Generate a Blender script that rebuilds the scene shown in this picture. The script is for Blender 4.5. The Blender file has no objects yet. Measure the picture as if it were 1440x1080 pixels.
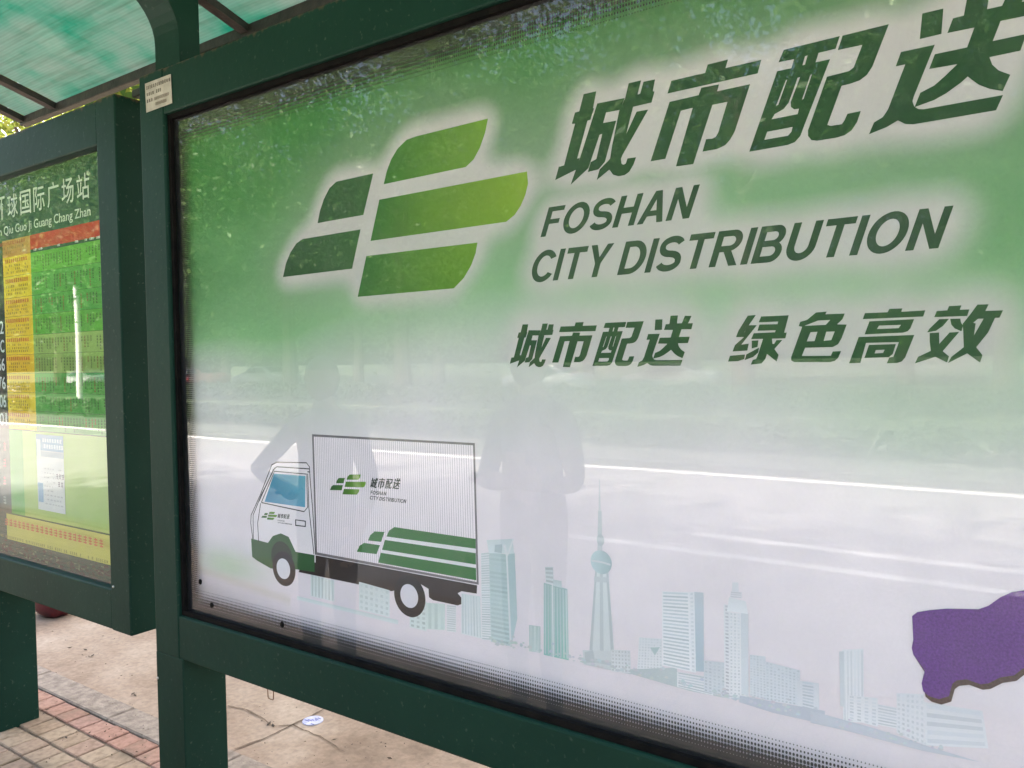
import bpy, bmesh, math, random
import numpy as np
from mathutils import Vector, Matrix
from mathutils.geometry import tessellate_polygon

rnd = random.Random(7)
scene = bpy.context.scene
COL = scene.collection

# ------------------------------------------------------------------ camera
YAW, PITCH, ROLL, FPX = math.radians(34.848), math.radians(-1.7655), math.radians(-0.9316), 1105.9
CAM = Vector((0.0, -1.37, 1.50))
_f0 = Vector((-math.sin(YAW), math.cos(YAW), 0)); _r0 = Vector((math.cos(YAW), math.sin(YAW), 0)); _u0 = Vector((0, 0, 1))
FWD = _f0 * math.cos(PITCH) + _u0 * math.sin(PITCH)
_up = _u0 * math.cos(PITCH) - _f0 * math.sin(PITCH)
RIGHT = _r0 * math.cos(ROLL) + _up * math.sin(ROLL)
UP = _up * math.cos(ROLL) - _r0 * math.sin(ROLL)
cd = bpy.data.cameras.new('camera')
cd.sensor_width = 36.0
cd.lens = FPX / 1440.0 * 36.0
cd.clip_start = 0.05
cd.clip_end = 2000.0
cam = bpy.data.objects.new('camera', cd)
COL.objects.link(cam)
cam.matrix_world = Matrix(((RIGHT.x, UP.x, -FWD.x, CAM.x), (RIGHT.y, UP.y, -FWD.y, CAM.y), (RIGHT.z, UP.z, -FWD.z, CAM.z), (0, 0, 0, 1)))
scene.camera = cam

# ------------------------------------------------------------------ sky, sun, exposure
SUN_EL, SUN_AZ = math.radians(49), math.radians(-12)      # azimuth measured from +Y towards +X
world = bpy.data.worlds.new('World')
scene.world = world
world.use_nodes = True
nt = world.node_tree
sky = nt.nodes.new('ShaderNodeTexSky')
sky.sky_type = 'NISHITA'
sky.sun_disc = False
sky.sun_elevation = SUN_EL
sky.sun_rotation = SUN_AZ
sky.air_density = 1.0
sky.dust_density = 9.0
sky.ozone_density = 0.2
nt.links.new(sky.outputs[0], nt.nodes['Background'].inputs[0])
nt.nodes['Background'].inputs[1].default_value = 0.15
sd = bpy.data.lights.new('sun', 'SUN')
sd.energy = 5.0
sd.angle = math.radians(1.0)
sd.color = (1.0, 0.95, 0.88)
sun = bpy.data.objects.new('sun', sd)
COL.objects.link(sun)
_sv = Vector((math.sin(SUN_AZ) * math.cos(SUN_EL), math.cos(SUN_AZ) * math.cos(SUN_EL), math.sin(SUN_EL)))
sun.rotation_euler = _sv.to_track_quat('Z', 'Y').to_euler()
vs = scene.view_settings
vs.view_transform = 'Standard'
vs.look = 'None'
vs.gamma = 1.0
vs.use_curve_mapping = False
vs.exposure = 3.2
scene.cycles.max_bounces = 5
scene.cycles.diffuse_bounces = 3
scene.cycles.glossy_bounces = 2
scene.cycles.transparent_max_bounces = 8

# ------------------------------------------------------------------ helpers
def lin(c):
    return tuple((v / 255 / 12.92) if v / 255 <= 0.04045 else ((v / 255 + 0.055) / 1.055) ** 2.4 for v in c)

def at(px, py, Y):
    """point of the upright plane at depth Y that a pixel of the 1440 x 1080 photograph measures"""
    d = RIGHT * ((px - 720) / FPX) - UP * ((py - 540) / FPX) + FWD
    return CAM + d * ((Y - CAM.y) / d.y)

def tag(o, label=None, cat=None, group=None, kind=None):
    if label: o['label'] = label
    if cat: o['category'] = cat
    if group: o['group'] = group
    if kind: o['kind'] = kind
    return o

def empty(name, loc, rz=0.0):
    o = bpy.data.objects.new(name, None)
    o.empty_display_size = 0.1
    COL.objects.link(o)
    o.location = loc
    o.rotation_euler = (0, 0, rz)
    return o

def link(name, me, mat, parent=None):
    o = bpy.data.objects.new(name, me)
    COL.objects.link(o)
    if mat is not None and not me.materials:
        me.materials.append(mat)
    if parent is not None:
        o.parent = parent
    return o

def wloc(parent):
    v = Vector((0, 0, 0))
    while parent is not None:
        v += Vector(parent.location)
        parent = parent.parent
    return v

def mesh(name, verts, faces, mat, parent=None, smooth=False):
    off = wloc(parent)
    me = bpy.data.meshes.new(name)
    me.from_pydata([tuple(Vector(v) - off) for v in verts], [], faces)
    me.update()
    if smooth:
        for p in me.polygons: p.use_smooth = True
    return link(name, me, mat, parent)

def bmobj(name, bm, mat, parent=None, smooth=False):
    me = bpy.data.meshes.new(name)
    off = wloc(parent)
    bmesh.ops.translate(bm, verts=bm.verts, vec=-off)
    bmesh.ops.recalc_face_normals(bm, faces=bm.faces)
    bm.to_mesh(me)
    bm.free()
    if smooth:
        for p in me.polygons: p.use_smooth = True
    return link(name, me, mat, parent)

def bm_box(bm, a, b, bevel=0.0, seg=2):
    r = bmesh.ops.create_cube(bm, size=1.0)
    vs_ = r['verts']
    for v in vs_:
        v.co = Vector((a[0] + (v.co.x + .5) * (b[0] - a[0]), a[1] + (v.co.y + .5) * (b[1] - a[1]), a[2] + (v.co.z + .5) * (b[2] - a[2])))
    if bevel:
        es = {e for v in vs_ for e in v.link_edges}
        bmesh.ops.bevel(bm, geom=list(es), offset=bevel, segments=seg, affect='EDGES', profile=0.5)

def box(name, a, b, mat, parent=None, bevel=0.0, seg=2):
    bm = bmesh.new()
    bm_box(bm, a, b, bevel, seg)
    return bmobj(name, bm, mat, parent)

def bm_tube(bm, pts, radii, n=8, cap=True):
    pts = [Vector(p) for p in pts]
    if not hasattr(radii, '__len__'): radii = [radii] * len(pts)
    rings = []
    ref = Vector((0.31, 0.52, 0.79))
    for i, p in enumerate(pts):
        t = (pts[min(i + 1, len(pts) - 1)] - pts[max(i - 1, 0)]).normalized()
        u = t.cross(ref)
        if u.length < 0.05: u = t.cross(Vector((1, 0, 0)))
        u.normalize(); w = t.cross(u)
        rings.append([bm.verts.new(p + (u * math.cos(2 * math.pi * k / n) + w * math.sin(2 * math.pi * k / n)) * radii[i]) for k in range(n)])
    for a, b in zip(rings, rings[1:]):
        for k in range(n):
            bm.faces.new((a[k], a[(k + 1) % n], b[(k + 1) % n], b[k]))
    if cap:
        bm.faces.new(rings[0][::-1]); bm.faces.new(rings[-1])

# ------------------------------------------------------------------ materials
def mat_new(name):
    m = bpy.data.materials.new(name)
    m.use_nodes = True
    t = m.node_tree
    return m, t, t.nodes, t.links, t.nodes['Principled BSDF']

def ramp(nodes, stops):
    r = nodes.new('ShaderNodeValToRGB')
    while len(r.color_ramp.elements) < len(stops): r.color_ramp.elements.new(0.5)
    for e, (p, c) in zip(r.color_ramp.elements, stops):
        e.position = p; e.color = (*c, 1) if len(c) == 3 else c
    return r

def noisy(name, c1, c2, scale=8.0, rough=0.5, bump=0.0, bscale=60.0, detail=6.0, metallic=0.0, stops=(0.35, 0.65), spec=0.5, stretch=None):
    m, t, n, l, b = mat_new(name)
    tc = n.new('ShaderNodeTexCoord')
    nz = n.new('ShaderNodeTexNoise'); nz.inputs['Scale'].default_value = scale; nz.inputs['Detail'].default_value = detail
    src = tc.outputs['Object']
    if stretch:
        mp = n.new('ShaderNodeMapping'); mp.inputs['Scale'].default_value = stretch
        l.new(src, mp.inputs[0]); src = mp.outputs[0]
    l.new(src, nz.inputs['Vector'])
    r = ramp(n, [(stops[0], c1), (stops[1], c2)])
    l.new(nz.outputs['Fac'], r.inputs[0])
    l.new(r.outputs[0], b.inputs['Base Color'])
    b.inputs['Roughness'].default_value = rough
    b.inputs['Metallic'].default_value = metallic
    b.inputs['Specular IOR Level'].default_value = spec
    if bump:
        n2 = n.new('ShaderNodeTexNoise'); n2.inputs['Scale'].default_value = bscale; n2.inputs['Detail'].default_value = 5
        l.new(tc.outputs['Object'], n2.inputs['Vector'])
        bp = n.new('ShaderNodeBump'); bp.inputs['Strength'].default_value = bump; bp.inputs['Distance'].default_value = 0.01
        l.new(n2.outputs['Fac'], bp.inputs['Height']); l.new(bp.outputs[0], b.inputs['Normal'])
    return m

M = {}

def paint_mat():
    """dark green enamel, brushed-on unevenness, brown rust bleeding down from the top edge of the rails"""
    m, t, n, l, b = mat_new('green_enamel')
    tc = n.new('ShaderNodeTexCoord')
    geo = n.new('ShaderNodeNewGeometry')
    nz = n.new('ShaderNodeTexNoise'); nz.inputs['Scale'].default_value = 3.0; nz.inputs['Detail'].default_value = 8
    l.new(geo.outputs['Position'], nz.inputs['Vector'])
    r = ramp(n, [(0.3, (0.004, 0.026, 0.0165)), (0.7, (0.0062, 0.035, 0.022))])
    l.new(nz.outputs['Fac'], r.inputs[0])
    sp = n.new('ShaderNodeSeparateXYZ'); l.new(geo.outputs['Position'], sp.inputs[0])
    # rust streaks: vertical noise, strongest in the top 30 mm of the rails (z = 2.395)
    mp = n.new('ShaderNodeMapping'); mp.inputs['Scale'].default_value = (38, 38, 5)
    l.new(geo.outputs['Position'], mp.inputs[0])
    n2 = n.new('ShaderNodeTexNoise'); n2.inputs['Scale'].default_value = 1.0; n2.inputs['Detail'].default_value = 4
    l.new(mp.outputs[0], n2.inputs['Vector'])
    mr = n.new('ShaderNodeMapRange'); mr.inputs['From Min'].default_value = 2.36; mr.inputs['From Max'].default_value = 2.397
    l.new(sp.outputs['Z'], mr.inputs['Value'])
    mul = n.new('ShaderNodeMath'); mul.operation = 'MULTIPLY_ADD'; mul.inputs[1].default_value = 0.62; mul.inputs[2].default_value = -0.12
    l.new(mr.outputs[0], mul.inputs[0])
    ad = n.new('ShaderNodeMath'); ad.operation = 'ADD'; l.new(mul.outputs[0], ad.inputs[0]); l.new(n2.outputs['Fac'], ad.inputs[1])
    rr = ramp(n, [(0.80, (0, 0, 0)), (1.0, (1, 1, 1))])
    lo = n.new('ShaderNodeMath'); lo.operation = 'LESS_THAN'; lo.inputs[1].default_value = 2.398; l.new(sp.outputs['Z'], lo.inputs[0])
    am = n.new('ShaderNodeMath'); am.operation = 'MULTIPLY'; l.new(ad.outputs[0], am.inputs[0]); l.new(lo.outputs[0], am.inputs[1])
    l.new(am.outputs[0], rr.inputs[0])
    mx = n.new('ShaderNodeMix'); mx.data_type = 'RGBA'
    l.new(rr.outputs[0], mx.inputs['Factor']); l.new(r.outputs[0], mx.inputs['A']); mx.inputs['B'].default_value = (0.085, 0.06, 0.035, 1)
    # dust specks and small chips
    n3 = n.new('ShaderNodeTexNoise'); n3.inputs['Scale'].default_value = 70; n3.inputs['Detail'].default_value = 3
    l.new(geo.outputs['Position'], n3.inputs['Vector'])
    r3 = ramp(n, [(0.64, (0, 0, 0)), (0.76, (0.6, 0.6, 0.6))]); l.new(n3.outputs['Fac'], r3.inputs[0])
    mx2 = n.new('ShaderNodeMix'); mx2.data_type = 'RGBA'
    l.new(r3.outputs[0], mx2.inputs['Factor']); l.new(mx.outputs['Result'], mx2.inputs['A']); mx2.inputs['B'].default_value = (0.06, 0.085, 0.065, 1)
    l.new(mx2.outputs['Result'], b.inputs['Base Color'])
    b.inputs['Roughness'].default_value = 0.55
    b.inputs['Specular IOR Level'].default_value = 0.16
    n4 = n.new('ShaderNodeTexNoise'); n4.inputs['Scale'].default_value = 35; n4.inputs['Detail'].default_value = 3
    l.new(geo.outputs['Position'], n4.inputs['Vector'])
    bp = n.new('ShaderNodeBump'); bp.inputs['Strength'].default_value = 0.09; bp.inputs['Distance'].default_value = 0.01
    l.new(n4.outputs['Fac'], bp.inputs['Height']); l.new(bp.outputs[0], b.inputs['Normal'])
    return m
M['paint'] = paint_mat()
M['black'] = noisy('black_rubber', (0.004, 0.004, 0.004), (0.010, 0.008, 0.007), 30, 0.9, spec=0.1)
M['steel'] = noisy('grey_brown_steel', (0.016, 0.014, 0.012), (0.042, 0.033, 0.026), 22, 0.55, 0.2, 80)
M['backing'] = noisy('backing_board', (0.05, 0.09, 0.07), (0.07, 0.11, 0.08), 4, 0.6)
M['wire'] = noisy('rusty_wire', (0.16, 0.07, 0.03), (0.25, 0.13, 0.07), 60, 0.6, metallic=0.3)
M['chrome'] = noisy('rivet_metal', (0.5, 0.48, 0.42), (0.65, 0.62, 0.55), 40, 0.35, metallic=0.8)

def print_mat(name, rough=0.55, speck=0.012):
    """flat print: ink colours stored per vertex, faint paper grain"""
    m, t, n, l, b = mat_new(name)
    a = n.new('ShaderNodeVertexColor'); a.layer_name = 'Ink'
    tc = n.new('ShaderNodeTexCoord')
    nz = n.new('ShaderNodeTexNoise'); nz.inputs['Scale'].default_value = 260; nz.inputs['Detail'].default_value = 2
    l.new(tc.outputs['Object'], nz.inputs['Vector'])
    r = ramp(n, [(0.3, (1 - speck * 2, 1 - speck * 2, 1 - speck * 2)), (0.7, (1 + speck, 1 + speck, 1 + speck))])
    l.new(nz.outputs['Fac'], r.inputs[0])
    mx = n.new('ShaderNodeMix'); mx.data_type = 'RGBA'; mx.blend_type = 'MULTIPLY'; mx.inputs['Factor'].default_value = 1
    l.new(a.outputs[0], mx.inputs['A']); l.new(r.outputs[0], mx.inputs['B'])
    l.new(mx.outputs['Result'], b.inputs['Base Color'])
    b.inputs['Roughness'].default_value = rough
    b.inputs['Specular IOR Level'].default_value = 0.2
    return m
M['print'] = print_mat('printed_ink')
M['print_speck'] = print_mat('printed_ink_speckled', speck=0.13)

def glass_mat():
    """clear pane: transparent below, mirror above with the Fresnel share of both faces, a film of dust"""
    m, t, n, l, b = mat_new('pane_glass')
    n.remove(b)
    out = n['Material Output']
    tc = n.new('ShaderNodeTexCoord')
    tr = n.new('ShaderNodeBsdfTransparent'); tr.inputs[0].default_value = (0.985, 0.985, 0.985, 1)
    gl = n.new('ShaderNodeBsdfGlossy'); gl.inputs['Roughness'].default_value = 0.012
    df = n.new('ShaderNodeBsdfDiffuse'); df.inputs[0].default_value = (0.42, 0.40, 0.40, 1)
    nz = n.new('ShaderNodeTexNoise'); nz.inputs['Scale'].default_value = 1.6; nz.inputs['Detail'].default_value = 0
    l.new(tc.outputs['Object'], nz.inputs['Vector'])
    bp = n.new('ShaderNodeBump'); bp.inputs['Strength'].default_value = 0.05; bp.inputs['Distance'].default_value = 0.02
    l.new(nz.outputs['Fac'], bp.inputs['Height']); l.new(bp.outputs[0], gl.inputs['Normal'])
    fr = n.new('ShaderNodeFresnel'); fr.inputs[0].default_value = 1.52
    k = n.new('ShaderNodeMath'); k.operation = 'MULTIPLY'; k.inputs[1].default_value = 1.28; k.use_clamp = True
    l.new(fr.outputs[0], k.inputs[0])
    geo = n.new('ShaderNodeNewGeometry')
    inv = n.new('ShaderNodeMath'); inv.operation = 'SUBTRACT'; inv.inputs[0].default_value = 1
    l.new(geo.outputs['Backfacing'], inv.inputs[1])
    k2 = n.new('ShaderNodeMath'); k2.operation = 'MULTIPLY'; l.new(k.outputs[0], k2.inputs[0]); l.new(inv.outputs[0], k2.inputs[1])
    n2 = n.new('ShaderNodeTexNoise'); n2.inputs['Scale'].default_value = 3.5; n2.inputs['Detail'].default_value = 3; n2.inputs['Roughness'].default_value = 0.7
    l.new(tc.outputs['Object'], n2.inputs['Vector'])
    r = ramp(n, [(0.35, (0.012, 0.012, 0.012)), (0.75, (0.05, 0.05, 0.05))]); l.new(n2.outputs['Fac'], r.inputs[0])
    m1 = n.new('ShaderNodeMixShader'); l.new(r.outputs[0], m1.inputs[0]); l.new(tr.outputs[0], m1.inputs[1]); l.new(df.outputs[0], m1.inputs[2])
    m2 = n.new('ShaderNodeMixShader'); l.new(k2.outputs[0], m2.inputs[0]); l.new(m1.outputs[0], m2.inputs[1]); l.new(gl.outputs[0], m2.inputs[2])
    l.new(m2.outputs[0], out.inputs['Surface'])
    return m
M['glass'] = glass_mat()

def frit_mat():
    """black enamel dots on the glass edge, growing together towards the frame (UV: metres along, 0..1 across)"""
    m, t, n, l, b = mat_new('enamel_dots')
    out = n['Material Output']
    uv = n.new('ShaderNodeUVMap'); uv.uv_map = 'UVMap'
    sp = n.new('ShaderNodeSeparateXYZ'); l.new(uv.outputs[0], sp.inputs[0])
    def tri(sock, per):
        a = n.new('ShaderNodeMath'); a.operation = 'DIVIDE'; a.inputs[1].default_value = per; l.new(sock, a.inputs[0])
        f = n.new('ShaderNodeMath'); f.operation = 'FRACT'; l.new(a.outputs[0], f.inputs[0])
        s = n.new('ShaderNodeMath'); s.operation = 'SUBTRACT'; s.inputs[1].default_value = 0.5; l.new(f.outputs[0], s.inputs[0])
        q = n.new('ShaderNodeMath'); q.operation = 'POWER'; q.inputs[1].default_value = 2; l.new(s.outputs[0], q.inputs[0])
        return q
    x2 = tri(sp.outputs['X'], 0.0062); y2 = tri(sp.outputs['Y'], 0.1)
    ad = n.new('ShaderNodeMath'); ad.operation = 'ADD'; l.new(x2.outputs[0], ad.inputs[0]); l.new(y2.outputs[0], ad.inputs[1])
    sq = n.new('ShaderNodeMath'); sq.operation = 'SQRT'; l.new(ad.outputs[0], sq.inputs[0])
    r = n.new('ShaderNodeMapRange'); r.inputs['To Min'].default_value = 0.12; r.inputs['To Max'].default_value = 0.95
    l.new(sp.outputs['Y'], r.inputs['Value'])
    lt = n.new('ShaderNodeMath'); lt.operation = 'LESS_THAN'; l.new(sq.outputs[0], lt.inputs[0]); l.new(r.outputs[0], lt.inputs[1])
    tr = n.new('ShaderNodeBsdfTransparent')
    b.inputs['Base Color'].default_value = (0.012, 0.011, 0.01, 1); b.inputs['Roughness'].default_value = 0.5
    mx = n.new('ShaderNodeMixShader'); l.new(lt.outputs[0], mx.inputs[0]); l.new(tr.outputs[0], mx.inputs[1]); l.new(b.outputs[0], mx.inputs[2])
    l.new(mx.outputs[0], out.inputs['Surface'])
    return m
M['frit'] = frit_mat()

def roof_mat():
    """green twin-wall polycarbonate: translucent, fine flutes, pale grime and leaf shadows as colour noise"""
    m, t, n, l, b = mat_new('green_polycarbonate')
    n.remove(b)
    out = n['Material Output']
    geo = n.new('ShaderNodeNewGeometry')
    nz = n.new('ShaderNodeTexNoise'); nz.inputs['Scale'].default_value = 2.6; nz.inputs['Detail'].default_value = 5; nz.inputs['Roughness'].default_value = 0.55  # this noise paints both grime and blurred leaf shadows
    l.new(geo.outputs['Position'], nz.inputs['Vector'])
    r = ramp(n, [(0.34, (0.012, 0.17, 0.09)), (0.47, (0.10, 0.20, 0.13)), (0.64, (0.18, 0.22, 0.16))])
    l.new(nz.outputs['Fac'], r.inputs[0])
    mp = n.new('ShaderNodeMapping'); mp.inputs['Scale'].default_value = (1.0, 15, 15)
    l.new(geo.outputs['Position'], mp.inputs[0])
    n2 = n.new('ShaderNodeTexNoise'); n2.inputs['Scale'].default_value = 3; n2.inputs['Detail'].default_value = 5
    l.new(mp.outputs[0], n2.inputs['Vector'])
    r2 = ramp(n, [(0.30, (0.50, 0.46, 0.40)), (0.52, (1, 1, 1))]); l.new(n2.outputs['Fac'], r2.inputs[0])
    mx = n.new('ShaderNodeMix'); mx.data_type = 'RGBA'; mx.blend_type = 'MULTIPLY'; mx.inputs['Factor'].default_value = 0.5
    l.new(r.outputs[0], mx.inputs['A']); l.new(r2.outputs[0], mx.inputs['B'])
    sp = n.new('ShaderNodeSeparateXYZ'); l.new(geo.outputs['Position'], sp.inputs[0])
    wv = n.new('ShaderNodeMath'); wv.operation = 'MULTIPLY'; wv.inputs[1].default_value = 2 * math.pi / 0.011; l.new(sp.outputs['Y'], wv.inputs[0])
    sn = n.new('ShaderNodeMath'); sn.operation = 'SINE'; l.new(wv.outputs[0], sn.inputs[0])
    r3 = n.new('ShaderNodeMapRange'); r3.inputs['From Min'].default_value = -1; r3.inputs['To Min'].default_value = 0.9; r3.inputs['To Max'].default_value = 1.0
    l.new(sn.outputs[0], r3.inputs['Value'])
    mx2 = n.new('ShaderNodeMix'); mx2.data_type = 'RGBA'; mx2.blend_type = 'MULTIPLY'; mx2.inputs['Factor'].default_value = 1
    l.new(mx.outputs['Result'], mx2.inputs['A']); l.new(r3.outputs[0], mx2.inputs['B'])
    tl = n.new('ShaderNodeBsdfTranslucent'); l.new(mx2.outputs['Result'], tl.inputs[0])
    df = n.new('ShaderNodeBsdfDiffuse'); l.new(mx2.outputs['Result'], df.inputs[0])
    gl = n.new('ShaderNodeBsdfGlossy'); gl.inputs['Roughness'].default_value = 0.25; gl.inputs[0].default_value = (0.8, 0.9, 0.8, 1)
    a = n.new('ShaderNodeMixShader'); a.inputs[0].default_value = 0.2; l.new(tl.outputs[0], a.inputs[1]); l.new(df.outputs[0], a.inputs[2])
    c = n.new('ShaderNodeMixShader'); c.inputs[0].default_value = 0.05; l.new(a.outputs[0], c.inputs[1]); l.new(gl.outputs[0], c.inputs[2])
    l.new(c.outputs[0], out.inputs['Surface'])
    return m
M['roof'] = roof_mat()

def concrete_mat():
    m, t, n, l, b = mat_new('tan_concrete')
    geo = n.new('ShaderNodeNewGeometry')
    nz = n.new('ShaderNodeTexNoise'); nz.inputs['Scale'].default_value = 1.7; nz.inputs['Detail'].default_value = 9; nz.inputs['Roughness'].default_value = 0.62
    l.new(geo.outputs['Position'], nz.inputs['Vector'])
    r = ramp(n, [(0.30, (0.16, 0.104, 0.066)), (0.48, (0.28, 0.20, 0.14)), (0.70, (0.39, 0.305, 0.23))]); l.new(nz.outputs['Fac'], r.inputs[0])
    n2 = n.new('ShaderNodeTexNoise'); n2.inputs['Scale'].default_value = 45; n2.inputs['Detail'].default_value = 6
    l.new(geo.outputs['Position'], n2.inputs['Vector'])
    r2 = ramp(n, [(0.3, (0.72, 0.72, 0.72)), (0.65, (1.05, 1.05, 1.05))]); l.new(n2.outputs['Fac'], r2.inputs[0])
    mx = n.new('ShaderNodeMix'); mx.data_type = 'RGBA'; mx.blend_type = 'MULTIPLY'; mx.inputs['Factor'].default_value = 0.8
    l.new(r.outputs[0], mx.inputs['A']); l.new(r2.outputs[0], mx.inputs['B'])
    l.new(mx.outputs['Result'], b.inputs['Base Color'])
    b.inputs['Roughness'].default_value = 0.9
    bp = n.new('ShaderNodeBump'); bp.inputs['Strength'].default_value = 0.25; bp.inputs['Distance'].default_value = 0.006
    l.new(n2.outputs['Fac'], bp.inputs['Height']); l.new(bp.outputs[0], b.inputs['Normal'])
    return m
M['concrete'] = concrete_mat()

def paver_mat():
    """pink and buff pavers, each a little different, with mud smears that run across several of them"""
    m, t, n, l, b = mat_new('paver')
    oi = n.new('ShaderNodeObjectInfo')
    geo = n.new('ShaderNodeNewGeometry')
    sp = n.new('ShaderNodeSeparateXYZ'); l.new(geo.outputs['Position'], sp.inputs[0])
    border = n.new('ShaderNodeMath'); border.operation = 'GREATER_THAN'; border.inputs[1].default_value = 0.228; l.new(sp.outputs['Y'], border.inputs[0])
    ra = ramp(n, [(0.0, (0.27, 0.185, 0.122)), (0.5, (0.33, 0.245, 0.165)), (1.0, (0.30, 0.195, 0.14))]); l.new(oi.outputs['Random'], ra.inputs[0])
    rb = ramp(n, [(0.0, (0.31, 0.16, 0.115)), (0.5, (0.36, 0.205, 0.15)), (1.0, (0.32, 0.18, 0.14))]); l.new(oi.outputs['Random'], rb.inputs[0])
    mb = n.new('ShaderNodeMix'); mb.data_type = 'RGBA'
    l.new(border.outputs[0], mb.inputs['Factor']); l.new(ra.outputs[0], mb.inputs['A']); l.new(rb.outputs[0], mb.inputs['B'])
    nz = n.new('ShaderNodeTexNoise'); nz.inputs['Scale'].default_value = 38; nz.inputs['Detail'].default_value = 7
    l.new(geo.outputs['Position'], nz.inputs['Vector'])
    r2 = ramp(n, [(0.3, (0.6, 0.57, 0.52)), (0.6, (1.08, 1.08, 1.08))]); l.new(nz.outputs['Fac'], r2.inputs[0])
    mx = n.new('ShaderNodeMix'); mx.data_type = 'RGBA'; mx.blend_type = 'MULTIPLY'; mx.inputs['Factor'].default_value = 0.75
    l.new(mb.outputs['Result'], mx.inputs['A']); l.new(r2.outputs[0], mx.inputs['B'])
    n3 = n.new('ShaderNodeTexNoise'); n3.inputs['Scale'].default_value = 3.6; n3.inputs['Detail'].default_value = 6
    l.new(geo.outputs['Position'], n3.inputs['Vector'])
    r3 = ramp(n, [(0.52, (0, 0, 0)), (0.68, (0.8, 0.8, 0.8))]); l.new(n3.outputs['Fac'], r3.inputs[0])
    m3 = n.new('ShaderNodeMix'); m3.data_type = 'RGBA'
    l.new(r3.outputs[0], m3.inputs['Factor']); l.new(mx.outputs['Result'], m3.inputs['A']); m3.inputs['B'].default_value = (0.13, 0.095, 0.06, 1)
    l.new(m3.outputs['Result'], b.inputs['Base Color'])
    b.inputs['Roughness'].default_value = 0.85
    bp = n.new('ShaderNodeBump'); bp.inputs['Strength'].default_value = 0.35; bp.inputs['Distance'].default_value = 0.004
    l.new(nz.outputs['Fac'], bp.inputs['Height']); l.new(bp.outputs[0], b.inputs['Normal'])
    return m
M['paver'] = paver_mat()

def paver_field_mat():
    m, t, n, l, b = mat_new('paver_field')
    geo = n.new('ShaderNodeNewGeometry')
    br = n.new('ShaderNodeTexBrick')
    br.inputs['Scale'].default_value = 1.0; br.inputs['Brick Width'].default_value = 0.106; br.inputs['Row Height'].default_value = 0.11; br.inputs['Mortar Size'].default_value = 0.006
    br.offset = 0.0
    br.inputs['Color1'].default_value = (0.33, 0.24, 0.17, 1); br.inputs['Color2'].default_value = (0.37, 0.25, 0.19, 1); br.inputs['Mortar'].default_value = (0.12, 0.09, 0.06, 1)
    l.new(geo.outputs['Position'], br.inputs['Vector'])
    l.new(br.outputs['Color'], b.inputs['Base Color'])
    b.inputs['Roughness'].default_value = 0.9
    return m
M['paver_field'] = paver_field_mat()
M['bedding'] = noisy('bedding_sand', (0.10, 0.075, 0.05), (0.19, 0.14, 0.095), 25, 0.95, 0.3, 90)
M['kerb'] = noisy('grey_kerb_stone', (0.19, 0.15, 0.12), (0.32, 0.26, 0.21), 24, 0.9, 0.35, 90, detail=9)
M['asphalt'] = noisy('worn_asphalt', (0.20, 0.19, 0.185), (0.27, 0.26, 0.25), 2.5, 0.85, 0.1, 60)
M['whiteline'] = noisy('road_paint', (0.72, 0.71, 0.68), (0.8, 0.79, 0.76), 12, 0.6)
M['grass'] = noisy('grass_ground', (0.035, 0.055, 0.022), (0.065, 0.085, 0.04), 2, 0.95)
M['dark_stain'] = noisy('mud_crack', (0.10, 0.07, 0.045), (0.18, 0.125, 0.085), 30, 0.95)
M['bark'] = noisy('bark', (0.06, 0.045, 0.03), (0.12, 0.095, 0.07), 9, 0.95, 0.6, 30)

def leaf_mat(name, c1, c2):
    m, t, n, l, b = mat_new(name)
    n.remove(b)
    out = n['Material Output']
    geo = n.new('ShaderNodeNewGeometry')
    r = ramp(n, [(0.0, c1), (1.0, c2)])
    l.new(geo.outputs['Random Per Island'], r.inputs[0])
    df = n.new('ShaderNodeBsdfDiffuse'); l.new(r.outputs[0], df.inputs[0])
    tl = n.new('ShaderNodeBsdfTranslucent'); l.new(r.outputs[0], tl.inputs[0])
    mx = n.new('ShaderNodeMixShader'); mx.inputs[0].default_value = 0.4
    l.new(df.outputs[0], mx.inputs[1]); l.new(tl.outputs[0], mx.inputs[2])
    gs = n.new('ShaderNodeBsdfGlossy'); gs.inputs['Roughness'].default_value = 0.38; gs.inputs[0].default_value = (0.9, 0.95, 0.85, 1)
    mg = n.new('ShaderNodeMixShader'); mg.inputs[0].default_value = 0.012
    l.new(mx.outputs[0], mg.inputs[1]); l.new(gs.outputs[0], mg.inputs[2])
    l.new(mg.outputs[0], out.inputs['Surface'])
    return m
M['leaf'] = leaf_mat('leaf_green', (0.035, 0.085, 0.02), (0.10, 0.17, 0.045))
M['leaf_pale'] = leaf_mat('leaf_yellow_green', (0.10, 0.14, 0.02), (0.22, 0.24, 0.05))
M['hedge'] = leaf_mat('hedge_green', (0.04, 0.065, 0.028), (0.08, 0.11, 0.05))

# ------------------------------------------------------------------ ground, kerb, roads
KERB_Y0, KERB_Y1 = 0.338, 0.470
ROAD_Z = -0.12
def sheet(name, x0, x1, y0, y1, z, mat, thick=0.3):
    return tag(box(name, (x0, y0, z - thick), (x1, y1, z), mat), kind='structure')
sheet('ground', -400, 400, -500, 400, -0.30, M['grass'], 0.5)
lane = sheet('concrete_lane', -60, 60, 0.44, 7.5, ROAD_Z, M['concrete'], 0.16)
sheet('far_verge', -60, 60, 7.5, 22, 0.0, M['grass'], 0.28)
pave = sheet('pavement', -60, 60, -2.30, KERB_Y0, -0.012, M['paver_field'], 0.27)
road = sheet('road', -200, 200, -9.25, -2.42, -0.14, M['asphalt'], 0.14)
sheet('far_road', -200, 200, -36.0, -21.5, -0.14, M['asphalt'], 0.14)
sheet('dividing_strip', -200, 200, -12.2, -9.25, -0.04, noisy('strip_soil', (0.06, 0.065, 0.05), (0.10, 0.105, 0.085), 3, 0.95), 0.26)
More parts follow.
